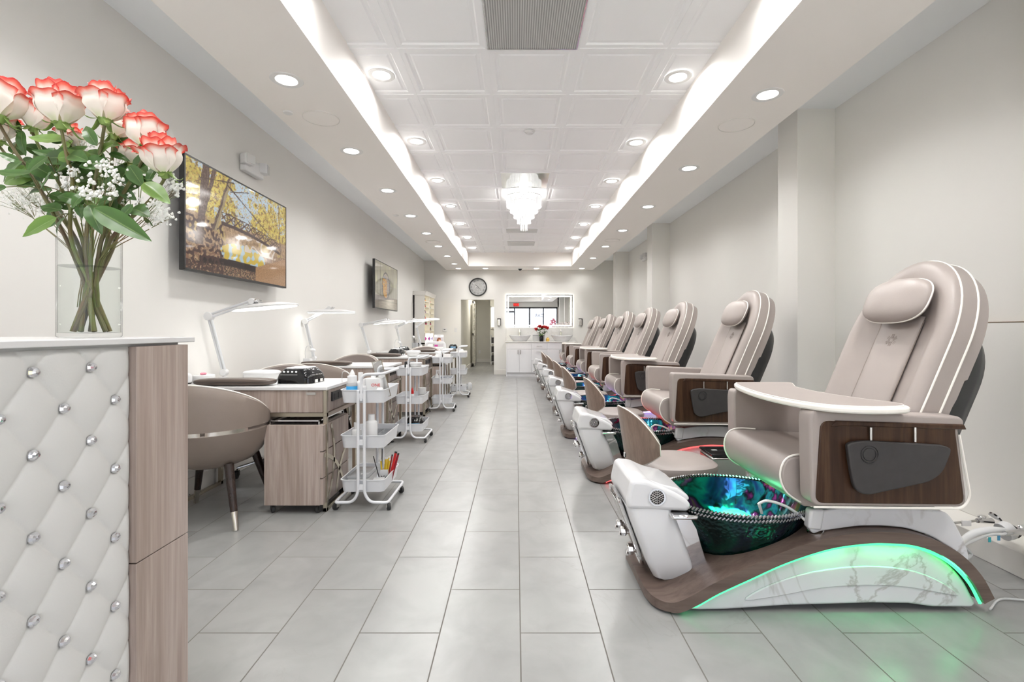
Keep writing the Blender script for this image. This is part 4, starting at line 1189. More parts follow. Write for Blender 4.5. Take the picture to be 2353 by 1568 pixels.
# UV lamps
def uvlamp(x, y, z, w_, d_, h_, rz, label, m='black_gloss', rows_=True, scr=None):
    t = thing('nail_lamp', label, 'nail lamp', (x, y, z), rz, 'black nail curing lamps')
    def ring(sx, sy, zz, n=36):
        out = []
        for k in range(n):
            a = 2*PI*k/n; c, s = math.cos(a), math.sin(a)
            out.append(Vector((sx*math.copysign(abs(c)**.42, c), sy*math.copysign(abs(s)**.42, s), zz)))
        return out
    obj('body', G().loops([ring(w_/2, d_/2, .004), ring(w_/2, d_/2, h_*.35), ring(w_/2*.93, d_/2*.95, h_*.62), ring(w_/2*.66, d_/2*.82, h_*.96), ring(w_/2*.60, d_/2*.76, h_)]), m, t)
    obj('base_lip', G().loops([ring(w_/2*1.03, d_/2*1.03, 0), ring(w_/2*1.03, d_/2*1.03, .005)]), 'white_plastic' if m == 'black_gloss' else 'matte_white', t)
    obj('top_plate', G().loops([ring(w_/2*.58, d_/2*.74, h_), ring(w_/2*.57, d_/2*.73, h_+.003)]), 'matte_white' if m == 'black_gloss' and scr is None else m, t)
    if rows_:
        sl = math.atan2(h_*.34, d_/2*.13)
        for k in range(4):
            obj('button', G().sell((-.036*w_/.22+k*.024*w_/.22-.02*w_/.22, -d_/2*.885, h_*.80), (.006, .004, .004), nu=10, nv=6), 'led_white', t)
        obj('display_line', G().box(-w_*.33, w_*.12, -d_/2*.965, -d_/2*.935, h_*.60, h_*.615), 'matte_white', t)
    for k in range(2):
        obj('label_sticker', G().box(w_/2*.93, w_/2*1.012, -.06+k*.07, -.025+k*.07, h_*.08, h_*.28), 'paper', t)
    if scr: obj('opening', G().box(-w_*.30, w_*.30, -d_/2*1.005, -d_/2*.9, h_*.10, h_*.55), scr, t, bev=.004)
    return t
uvlamp(W(688, 879, 3.24)[0], 3.27, TZ, .255, .23, .105, R(-4), 'glossy black nail lamp with four lit buttons on the nearest table')
t = thing('white_nail_lamp', 'rounded white nail lamp behind the black one on the nearest table', 'nail lamp', (W(604, 868, 3.45)[0], 3.44, TZ), 0, 'white nail lamps')
obj('body', G().sell((0, 0, .030), (.118, .09, .030), .35, .7, nu=40, nv=12), 'clear_plastic' if 0 else 'grille_grey' if 0 else 'frosted', t)
obj('top_shell', G().sell((0, 0, .055), (.120, .092, .018), .6, .7, nu=40, nv=10), 'white_plastic', t)
t = thing('nail_dust_fan', 'low round white fan device with a pink flower on the nearest table', 'device', (W(463, 872, 3.30)[0], 3.32, TZ))
obj('body', G().lathe([(0, 0), (.066, 0), (.068, .004), (.068, .028), (.070, .030), (.070, .046), (.066, .050), (.05, .052), (0, .050)], 36), 'white_plastic', t)
obj('groove', G().lathe([(.0690, .027), (.0712, .0295), (.0690, .032)], 36), 'grille_grey', t)
g = G()
for k in range(6):
    a = k*PI/3; g.sell((.011*math.cos(a), .011*math.sin(a), .058), (.010, .010, .008), nu=8, nv=5)
obj('flower', g, 'pink_deco', t)
t = thing('white_puck', 'small rounded white device at the left edge of the nearest table', 'device', (W(424, 878, 3.18)[0], 3.2, TZ))
obj('body', G().sell((0, 0, .036), (.032, .032, .036), .7, 1, nu=24, nv=12), 'white_plastic', t)
obj('base', G().lathe([(0, 0), (.026, 0), (.03, .008), (0, .01)], 20), 'charcoal', t)
def gooseneck(x, y, label, s=1.0):
    t = thing('gooseneck_lamp', label, 'lamp', (x, y, TZ), 0, 'small white gooseneck lamps')
    obj('base', G().loops([[Vector((a, b_, z)) for a, b_ in rrect(-.042*q, .042*q, -.032*q, .032*q, .012*q, 4)] for q, z in ((1, 0), (1, .02), (.92, .058), (.86, .064))]), 'white_plastic', t)
    obj('neck', G().tube(smooth_path([(-.022, 0, .06), (-.026, 0, .13), (-.010, 0, .188), (.026, 0, .198), (.046, 0, .168)], 6), .0038, 8), 'white_plastic', t)
    h = obj('lamp_shade', G().lathe([(0, .022), (.014, .020), (.028, .010), (.032, -.006), (.028, -.010), (0, -.008)], 24, (.052, 0, .148), m=Matrix.Rotation(R(12), 4, 'Y')), 'white_plastic', t)
    return t
gooseneck(-2.185, 5.02, 'small white gooseneck lamp on the second table')
gooseneck(W(909, 810, 8.15)[0], 8.2, 'small white gooseneck lamp at the back of the fourth table')
uvlamp(W(912, 817, 6.78)[0], 6.78, TZ, .21, .20, .095, R(-8), 'black nail lamp on the third table', rows_=False)
uvlamp(W(929, 805, 8.1)[0], 8.08, TZ, .19, .18, .085, R(10), 'black nail lamp with lit buttons on the fourth table')
t = thing('white_nail_lamp', 'boxy white nail lamp at the aisle end of the third table', 'nail lamp', (W(947, 820, 6.5)[0], 6.58, TZ), 0, 'white nail lamps')
obj('body', G().sell((0, 0, .028), (.080, .07, .028), .4, .6, nu=36, nv=12), 'frosted', t)
obj('top_shell', G().sell((0, 0, .062), (.096, .082, .022), .5, .6, nu=36, nv=10), 'white_plastic', t)
uvlamp(W(1038, 803, 9.25)[0]+.02, 9.3, TZ, .17, .16, .085, R(8), 'dark nail lamp with a blue window at the aisle end of the farthest table', rows_=False, scr='glass_blue')
# brush jar
t = thing('brush_jar', 'clear jar of brushes topped by a white ball on the farthest table', 'jar', (W(953, 800, 9.1)[0], 9.12, TZ))
obj('jar', G().lathe([(0, .003), (.055, .003), (.055, .12), (.058, .12), (.058, 0), (0, 0)], 28), 'clear_plastic', t)
random.seed(2); 
for k in range(6):
    a = k*1.05; g = G().tube([(.02*math.cos(a), .02*math.sin(a), .01), (.04*math.cos(a), .04*math.sin(a), .18)], .0035, 6); obj('brush', g, ['white_plastic', 'steel', 'charcoal'][k % 3], t)
obj('ball', G().tube([(-.02, 0, .02), (-.03, 0, .20)], .004, 6).sell((-.03, 0, .225), (.026, .026, .026), nu=14, nv=10), 'white_plastic', t)
# arched white hand lamp on the farthest table
t = thing('arched_nail_lamp', 'white arched lamp bridging the farthest table', 'lamp', (W(1000, 800, 9.1)[0], 9.14, TZ))
obj('arch', G().tube(fillet([(-.175, 0, 0), (-.172, 0, .118), (.172, 0, .118), (.178, 0, 0)], .05, 6), .011, 10, flat=2.2), 'white_plastic', t)
obj('led_strip', G().box(-.13, .13, -.012, .012, .102, .107), 'matte_white', t)
# printed cards
def card(name, x, y, w_, h_, label, cat):
    t = thing(name, label, cat, (x, y, TZ)); t.rotation_euler = (R(-6), 0, 0)
    obj('card', G().box(-w_/2, w_/2, 0, .003, 0, h_), 'paper', t)
    obj('stand', G().box(-w_/2, w_/2, -.02, .04, 0, .004), 'clear_plastic', t)
    return t
px0 = W(999, 0, 9.5)[0]
t = card('poster_card', W(1009, 0, 9.5)[0], 9.46, .185, .27, 'counter card printed with a red haired face in profile on the farthest table', 'poster')
obj('picture', G().box(-.09, .088, -.003, -.001, .03, .222), 'grey_paper', t)
g = G().prism([(-.045, .14), (-.035, .19), (-.005, .213), (.03, .205), (.042, .18), (.03, .165), (0, .175), (-.01, .13), (-.03, .11)], -.005, -.003, 'y'); obj('hair', g, 'hair_print', t)
g = G().prism([(-.008, .13), (0, .172), (.022, .186), (.04, .172), (.043, .155), (.05, .145), (.042, .138), (.042, .125), (.025, .112), (.01, .09), (-.02, .09), (-.022, .11)], -.0045, -.0028, 'y'); obj('face', g, 'skin_print', t)
g = G().box(-.085, -.02, -.0045, -.003, .035, .07); obj('polish_print', g, 'magenta_print', t)
g = G()
for k in range(5): g.box(-.034+k*.014, -.025+k*.014, -.0025, -.001, .238, .250)
obj('caption', g, 'charcoal', t)
t = card('poster_card', W(986, 0, 9.58)[0], 9.56, .16, .30, 'counter card printed with red and purple butterflies on the farthest table', 'poster')
g = G()
for sx in (-1, 1):
    g.prism([(sx*.01-.035, .19), (sx*.05-.035, .235), (sx*.045-.035, .19), (sx*.04-.035, .15)], -.003, -.001, 'y')
obj('butterfly_print', g, 'magenta_print', t)
g = G()
for sx in (-1, 1):
    g.prism([(sx*.008+.035, .19), (sx*.04+.035, .23), (sx*.035+.035, .19), (sx*.03+.035, .155)], -.003, -.001, 'y')
obj('butterfly_print', g, 'purple_print', t)
# power plug hanging by the first table
t = thing('charging_cable', 'black power cord with plug lying under the nearest table', 'cord', (W(430, 1150, 3.3)[0], 3.3, .0))
obj('cord', G().tube(smooth_path([(-.10, .28, .5), (-.06, .15, .25), (-.04, .06, .10), (-.02, .01, .03)], 6), .0035, 6), 'black_rubber', t)
obj('plug', G().tube([(-.02, .01, .030), (.02, -.02, .014)], [.010, .014], 8), 'black_rubber', t)

# ================================================================ TROLLEYS
def trolley(x, y, label, hand=1):
    """x,y = floor point between the two front casters; long side runs back along +y"""
    t = thing('utility_trolley', label, 'trolley', (x, y, 0), 0, 'white three tier trolleys along the aisle')
    hw, D = .142, .41
    def basket(z0, z1):
        pts0 = rrect(-hw*.94, hw*.94, .035, D-.015, .03, 4); pts1 = rrect(-hw, hw, .02, D, .035, 4)
        pin1 = rrect(-hw+.003, hw-.003, .023, D-.003, .033, 4); pin0 = rrect(-hw*.94+.003, hw*.94-.003, .038, D-.018, .028, 4)
        rim = rrect(-hw-.005, hw+.005, .015, D+.005, .038, 4)
        r = lambda p, z: [Vector((a, b_, z)) for a, b_ in p]
        obj('basket', G().loops([r(pts0, z0), r(pts1, z1-.004), r(rim, z1-.004), r(rim, z1), r(pin1, z1), r(pin0, z0+.003)]), 'white_metal', t)
    for a, b_ in ((.683, .768), (.393, .476), (.110, .192)): basket(a, b_)
    for s in (-1, 1):
        p = [(s*.020, .004, .765), (s*.020, .004, .11), (s*.055, .004, .055), (s*.165, .004, .052), (s*.168, .05, .052), (s*.168, D-.03, .052), (s*.165, D+.016, .052), (s*.055, D+.016, .055), (s*.020, D+.016, .11), (s*.020, D+.016, .765)]
        obj('side_frame', G().tube(fillet(p, .05, 6), .0095, 12), 'white_metal', t)
    e = hand
    p = [(0, .006, .70), (0, .006, .868), (e*.135, -.004, .872), (e*.135, D+.03, .872), (0, D+.016, .868), (0, D+.016, .70)]
    obj('handle', G().tube(fillet(p, .045, 6), .0095, 12), 'white_metal', t)
    for z in (.73, .435, .15):
        for yy in (.004, D+.016): obj('cross_plate', G().box(-.028, .028, yy-.004, yy+.008, z-.018, z+.018), 'white_metal', t, bev=.002)
    for sx in (-1, 1):
        for yy in (.03, D-.06):
            caster(t, sx*.165, yy, r=.024, a=(.5 if sx > 0 else -.4)+yy-PI/2, zt=.048)
    return t
TR = [(-.985, 3.04), (-1.098, 4.87), (-1.05, 6.72), (-.985, 8.14)]
tr = trolley(TR[0][0], TR[0][1], 'nearest white trolley, holding bottles and a framed mirror')
dup(tr, (TR[1][0], TR[1][1], 0), 0, 'second white trolley from the front, a dark lamp in its bottom basket')
dup(tr, (TR[2][0], TR[2][1], 0), R(4), 'third white trolley from the front, spray bottle in its middle basket')
dup(tr, (TR[3][0], TR[3][1], 0), R(3), 'farthest white trolley, near the doorway')
ZB = (.687, .397, .114)
def bottle(x, y, z, r, h, body, cap, label, capr=.55, nozzle=False, name='bottle', neck=.72):
    t = thing(name, label, 'bottle', (x, y, z))
    obj('body', G().lathe([(0, 0), (r*.92, 0), (r, .005), (r, h*neck*.86), (r*.9, h*neck*.94), (r*capr, h*neck)], 24), body, t)
    if nozzle:
        obj('cap', G().lathe([(r*.80, h*.57), (r*.82, h*.57), (r*.82, h*.80), (r*.45, h*.82), (r*.42, h*.88), (r*.12, h), (0, h)], 20), cap, t)
    else:
        obj('cap', G().lathe([(r*capr, h*neck), (r*capr*1.08, h*neck), (r*capr*1.08, h), (0, h)], 20), cap, t)
    return t
X0, Y0 = TR[0]
Zt = ZB[0]
b = bottle(X0-.085, Y0+.085, Zt, .037, .205, 'clear_plastic', 'white_plastic', 'squeeze bottle of blue liquid with pointed white cap on the nearest trolley', nozzle=True, neck=.62)
obj('liquid', G().lathe([(0, .003), (.0372, .004), (.0375, .098), (.034, .106), (0, .106)], 24), 'blue_liquid', b)
bottle(X0-.035, Y0+.10, Zt, .026, .185, 'white_plastic', 'white_plastic', 'slim white bottle beside the blue one on the nearest trolley')
t = thing('jug', 'square white jug lettered ONE in red on the nearest trolley', 'jug', (X0+.045, Y0+.115, Zt))
obj('body', G().loops([[Vector((a, b_, z)) for a, b_ in rrect(-.062*q, .062*q, -.045*q, .045*q, .012*q, 4)] for q, z in ((.97, 0), (1, .006), (1, .125), (.9, .145), (.35, .15))]), 'frosted', t)
obj('cap', G().lathe([(0, .165), (.016, .165), (.017, .145), (.017, .14)], 20), 'matte_white', t)
text('lettering', 'ONE', .028, 'red_plastic', t, (.028, -.046, .105), (R(90), 0, 0), .001)
bottle(X0-.005, Y0+.062, Zt, .021, .145, 'white_plastic', 'white_plastic', 'small white bottle in front of the lettered jug on the nearest trolley')
t = thing('pump_dispenser', 'clear pump dispenser with black collar on the nearest trolley', 'dispenser', (X0+.045, Y0+.235, Zt))
obj('bottle', G().lathe([(0, 0), (.04, 0), (.042, .005), (.042, .12), (.02, .145), (.018, .15)], 24), 'frosted', t)
obj('collar', G().lathe([(.026, .148), (.030, .150), (.030, .175), (.0, .178)], 20), 'black_plastic', t)
obj('pump', G().tube([(0, 0, .178), (0, 0, .205)], .005, 8).lathe([(0, .215), (.012, .212), (.014, .202), (0, .20)], 14), 'steel', t)
t = thing('framed_mirror', 'narrow rectangular mirror leaning in the nearest trolley', 'mirror', (X0+.118, Y0+.15, Zt+.02))
m = Matrix.Rotation(R(-13), 4, 'Y') @ Matrix.Rotation(R(6), 4, 'X') @ Matrix.Rotation(R(-8), 4, 'Z')
obj('pane', G().box(-.033, .033, -.002, .002, 0, .245, m), 'mirror', t)
g = G()
for a in ((-.035, -.032, 0, .247), (.032, .035, 0, .247)): g.box(a[0], a[1], -.003, .003, a[2], a[3], m)
g.box(-.035, .035, -.003, .003, -.003, .001, m); g.box(-.035, .035, -.003, .003, .244, .248, m)
obj('frame', g, 'bronze_steel', t)
t = thing('wipes_pack', 'folded pale blue tissue pack by the mirror on the nearest trolley', 'pack', (X0+.10, Y0+.07, Zt))
obj('pack', G().sell((0, 0, .045), (.020, .03, .045), .5, .5, nu=20, nv=10), 'paper', t); obj('band', G().sell((-.012, -.006, .035), (.012, .026, .035), .5, .5, nu=16, nv=8), 'teal_plastic', t)
# cord above the trolley
obj('thin_cable', G().tube(smooth_path([(-1.235, 3.42, .70), (-1.20, 3.30, .80), (-1.165, 3.22, .868), (-1.12, 3.2, .86), (-1.10, 3.19, .80), (-1.09, 3.19, .72)], 8), .0022, 6), 'grille_grey', label='thin grey cable looping above the nearest trolley', cat='cable')
# middle basket
Zm = ZB[1]
b = bottle(X0+.035, Y0+.10, Zm, .040, .20, 'frosted', 'white_plastic', 'tall round translucent bottle in the middle basket of the nearest trolley', capr=.5, neck=.82)
obj('label_sticker', G().lathe([(.0408, .03), (.0412, .03), (.0412, .065), (.0408, .065)], 12, a0=R(-150), a1=R(-80)), 'red_plastic', b)
bottle(X0-.065, Y0+.11, Zm, .032, .145, 'frosted', 'white_plastic', 'short translucent bottle in the middle basket of the nearest trolley', capr=.5)
t = thing('black_pad', 'flat black pad in the middle basket of the nearest trolley', 'pad', (X0-.075, Y0+.072, Zm))
obj('pad', G().sell((0, 0, .012), (.045, .03, .012), .5, .8, nu=20, nv=8), 'black_plastic', t); obj('rim', G().lathe([(.03, .022), (.034, .025), (.03, .027)], 20), 'charcoal', t)
t = thing('plastic_organizer', 'open clear plastic organizer in the middle basket of the nearest trolley', 'organizer', (X0+.06, Y0+.29, Zm))
g = G()
for a in (-.065, -.01, .065): g.box(a-.0015, a+.0015, -.09, .09, 0, .05)
for a in (-.09, 0, .09): g.box(-.065, .065, a-.0015, a+.0015, 0, .05)
g.box(-.065, .065, -.09, .09, 0, .003); obj('compartments', g, 'clear_plastic', t)
obj('cotton_roll', G().sell((.03, -.05, .03), (.022, .03, .02), nu=14, nv=8), 'breath_white', label='', loc=(0, 0, 0)) if 0 else None
# bottom basket
Zl = ZB[2]
t = thing('lidded_box', 'clear hinged box lying in the bottom basket of the nearest trolley', 'box', (X0-.05, Y0+.20, Zl+.005))
obj('box', G().loops([[Vector((a, b_, z)) for a, b_ in rrect(-.07*q, .07*q, -.12*q, .12*q, .02, 4)] for q, z in ((.9, 0), (1, .06), (.98, .062), (.88, .004))]), 'frosted', t)
obj('lid', G().loops([[Vector((a, b_, z)) for a, b_ in rrect(-.072*q, .072*q, -.122*q, .122*q, .02, 4)] for q, z in ((1, .063), (1, .070), (.8, .080))], cap0=True), 'clear_plastic', t)
for k, (dx, dy, l) in enumerate(((.04, .075, 'front'), (.075, .135, 'rear'))):
    t = thing('small_case', 'small clear plastic case, %s of two in the bottom basket of the nearest trolley' % l, 'case', (X0+dx, Y0+dy, Zl+.003), R(8))
    obj('case', G().box(-.035, .035, -.022, .022, 0, .04), 'clear_plastic', t, bev=.003); obj('lid', G().box(-.036, .036, -.023, .023, .041, .05), 'frosted', t, bev=.003)
t = thing('file_cup', 'white square cup printed NV holding yellow nail files', 'cup', (X0+.085, Y0+.235, Zl+.003), R(5))
g = G(); q = .026
g.box(-q, q, -q, -q+.002, 0, .085); g.box(-q, q, q-.002, q, 0, .085); g.box(-q, -q+.002, -q, q, 0, .085); g.box(q-.002, q, -q, q, 0, .085); g.box(-q, q, -q, q, 0, .003)
obj('cup', g, 'white_plastic', t)
text('lettering', 'NV', .030, 'charcoal', t, (0, -q-.001, .035), (R(90), 0, 0), .0005)
fx, fy, fz = X0+.085, Y0+.235, Zl+.006
def stick(x, y, z, dx, dy, h, m, label, w_=.005, cat='nail file', name='nail_file'):
    t = thing(name, label, cat, (x, y, z))
    L = math.sqrt(dx*dx+dy*dy+h*h); u = Vector((dx, dy, h))/L
    s = Vector((1, 0, 0)); s = (s-u*s.dot(u)).normalized(); n = u.cross(s)
    mm = Matrix(((s.x, n.x, u.x, 0), (s.y, n.y, u.y, 0), (s.z, n.z, u.z, 0), (0, 0, 0, 1)))
    obj('blade', G().box(-w_, w_, -.0015, .0015, 0, L, mm), m, t, bev=.001)
    obj('tip', G().box(-w_, w_, -.0016, .0016, L-.012, L+.001, mm), 'charcoal' if m != 'yellow_plastic' else 'cream_piping', t, bev=.001)
for k, (dx, dy, a, b_, h) in enumerate(((-.014, 0, -.012, .0, .145), (-.006, .006, .012, 0, .155), (.002, -.004, .018, .002, .16), (.008, .006, .022, .0, .165), (.012, -.004, .026, 0, .15))):
    stick(fx+dx, fy+dy, fz, a, b_, h, 'yellow_plastic', ['leftmost', 'second', 'middle', 'fourth', 'rightmost'][k]+' yellow nail file in the printed cup')
stick(fx+.018, fy+.012, fz, .032, .0, .175, 'maroon', 'dark maroon nail file at the right of the printed cup')
stick(X0+.052, Y0+.24, fz, -.045, 0, .165, 'charcoal', 'black brush leaning left in the bottom basket of the nearest trolley', .003, 'brush', 'brush')
stick(X0+.058, Y0+.26, fz, .004, 0, .21, 'charcoal', 'upright black brush in the bottom basket of the nearest trolley', .003, 'brush', 'brush')
stick(X0+.120, Y0+.23, fz, .045, .0, .20, 'red_plastic', 'wide red nail file leaning right in the nearest trolley', .009)
stick(X0+.128, Y0+.245, fz, .050, .0, .185, 'maroon', 'maroon black tipped nail file behind the red one', .007)
# second trolley
X1, Y1 = TR[1]
t = thing('stacked_tubs', 'stack of clear round tubs in the top basket of the second trolley', 'tubs', (X1+.05, Y1+.13, ZB[0]))
for k in range(3): obj('tub', G().lathe([(0, .002), (.055, .002), (.062, .034), (.066, .036), (.060, .040), (0, .040)], 28, (0, 0, k*.042)), 'frosted', t)
t = thing('black_box', 'square black cutter box in the top basket of the second trolley', 'box', (X1-.04, Y1+.25, ZB[0]))
obj('box', G().box(-.05, .05, -.04, .04, 0, .13), 'black_plastic', t, bev=.012, seg=3); obj('slot', G().box(-.03, .03, -.042, -.04, .09, .11), 'charcoal', t)
bottle(X1-.035, Y1+.10, ZB[0], .016, .105, 'white_plastic', 'matte_white', 'small white bottle in front of the black box on the second trolley')
bottle(X1+.015, Y1+.12, ZB[1], .020, .155, 'white_plastic', 'red_plastic', 'red capped white bottle in the middle basket of the second trolley', nozzle=True, neck=.6)
t = thing('jar_stack', 'pair of stacked pale jars in the middle basket of the second trolley', 'jars', (X1+.095, Y1+.25, ZB[1]))
for k in range(2): obj('jar', G().lathe([(0, 0), (.038, 0), (.04, .004), (.04, .05), (.042, .052), (.042, .068), (0, .07)], 24, (0, 0, k*.071)), 'frosted', t)
uvlamp(X1+.03, Y1+.19, ZB[2], .20, .19, .125, R(3), 'dark nail lamp with blue window in the bottom basket of the second trolley', rows_=False, scr='glass_blue')
# third trolley
X2, Y2 = TR[2]
t = thing('white_canister', 'rounded white canister in the top basket of the third trolley', 'canister', (X2-.06, Y2+.13, ZB[0]))
obj('body', G().lathe([(0, 0), (.05, 0), (.052, .005), (.052, .10), (.04, .12)], 24), 'white_plastic', t); obj('lid', G().lathe([(.042, .12), (.042, .135), (.012, .14), (.01, .15), (0, .15)], 24), 'matte_white', t)
bottle(X2+.0, Y2+.08, ZB[0], .018, .11, 'clear_plastic', 'charcoal', 'small dark capped bottle in the top basket of the third trolley')
t = thing('white_box', 'white box with grey side in the top basket of the third trolley', 'box', (X2+.07, Y2+.15, ZB[0]))
obj('box', G().box(-.055, .045, -.05, .05, 0, .12), 'paper', t, bev=.003); obj('side_panel', G().box(.045, .06, -.05, .05, 0, .13), 'grille_grey', t, bev=.002)
t = thing('spray_bottle', 'clear spray bottle in the middle basket of the third trolley', 'spray bottle', (X2-.085, Y2+.12, ZB[1]))
obj('body', G().lathe([(0, 0), (.032, 0), (.034, .004), (.034, .09), (.014, .13), (.012, .14)], 24), 'frosted', t)
obj('trigger', G().box(-.012, .045, -.008, .008, .165, .185).box(-.010, .010, -.010, .010, .138, .17).box(.02, .028, -.005, .005, .13, .166), 'white_plastic', t, bev=.003)
t = thing('cloth_sheet', 'pale blue cloth lying in the middle basket of the third trolley', 'cloth', (X2+.03, Y2+.2, ZB[1]+.055))
obj('cloth', G().grid(lambda u, v: Vector(((u-.5)*.20, (v-.5)*.28, .012*math.sin(u*9)*math.cos(v*7))), 14, 14), 'facade', t, solid=.003); obj('hem', G().box(-.1, .1, -.145, -.138, -.002, .006), 'paper', t)
# fourth trolley
X3, Y3 = TR[3]
t = thing('tissue_box', 'patterned tissue box in the top basket of the farthest trolley', 'tissue box', (X3+.05, Y3+.15, ZB[0]))
obj('box', G().box(-.085, .085, -.055, .055, 0, .105), 'paper', t, bev=.003)
g = G()
for k, (a, b_) in enumerate(((-.03, .05), (.0, .04), (.03, .06), (.055, .035), (-.055, .03), (.065, .07))): g.prism([(a-.008, b_-.012), (a+.010, b_-.004), (a+.004, b_+.014), (a-.006, b_+.006)], -.0565, -.0552, 'y')
obj('print', g, 'maroon', t); obj('tissue', G().sell((0, 0, .115), (.03, .02, .02), 1.4, 1.2, nu=12, nv=8), 'breath_white', t)
t = thing('tan_box', 'clear and tan box in the middle basket of the farthest trolley', 'box', (X3+.05, Y3+.2, ZB[1]))
obj('box', G().box(-.055, .055, -.05, .05, 0, .06), 'amber' if 0 else 'taupe', t, bev=.003); obj('cover', G().box(-.053, .053, -.048, .048, .061, .15), 'frosted', t, bev=.003)
t = thing('power_unit', 'flat white unit in the bottom basket of the farthest trolley', 'device', (X3+.0, Y3+.14, ZB[2]+.06))
obj('body', G().box(-.12, .12, -.03, .03, 0, .045), 'white_plastic', t, bev=.005)
for a in (-.07, .04): obj('button', G().lathe([(0, .002), (.009, .002), (.009, 0)], 12, (a, -.030, .022), m=Mr), 'charcoal', t)
obj('plastic_bag', G().sell((0, 0, 0), (.05, .07, .07), .9, .9, nu=16, nv=10), 'clear_plastic', loc=(X3+.17, Y3+.22, .17), label='crumpled clear bag hanging off the farthest trolley', cat='bag')
# ================================================================ PEDICURE CHAIRS
PY = [2.22, 3.86, 5.33, 6.69, 8.06, 9.45, 10.83]
PX = [0, 0, -.04, -.03, -.03, -.055, -.075]
NM = ['nearest', 'second', 'third', 'fourth', 'fifth', 'sixth', 'farthest']
OX = 1.25
def lx(p): return (p[0]-OX, p[1])
def arch_pts(off=0.0):
    base = [(.548, .050), (.62, .052), (.70, .085), (.79, .135), (.92, .195), (1.07, .262), (1.246, .318), (1.40, .340), (1.50, .341), (1.60, .332), (1.70, .300), (1.79, .245), (1.865, .165), (1.915, .075)]
    P = [Vector((a-OX, 0, b_)) for a, b_ in base]
    P = smooth_path(P, 5)
    if off:
        out = []
        for i, p in enumerate(P):
            t = (P[min(i+1, len(P)-1)]-P[max(i-1, 0)]).normalized()
            n = Vector((t.z, 0, -t.x)); out.append(p+n*off)
        P = out
    return P
def pedi(k):
    led = ['led_green', 'led_red', 'led_violet', 'led_red', 'led_violet', 'led_pink', 'led_red'][k]
    tray = k in (0, 2, 4, 6)
    label = ['nearest pedicure spa chair, green light strip and leather tray across its arms',
             'second pedicure spa chair from the front, red light strip, arms without a tray',
             'third pedicure spa chair from the front, violet glow and leather tray',
             'fourth pedicure spa chair from the front, its arms bare',
             'fifth pedicure spa chair from the front, with a leather tray',
             'sixth pedicure spa chair, next to last before the vanity',
             'farthest pedicure spa chair, right beside the vanity'][k]
    return led, tray, label
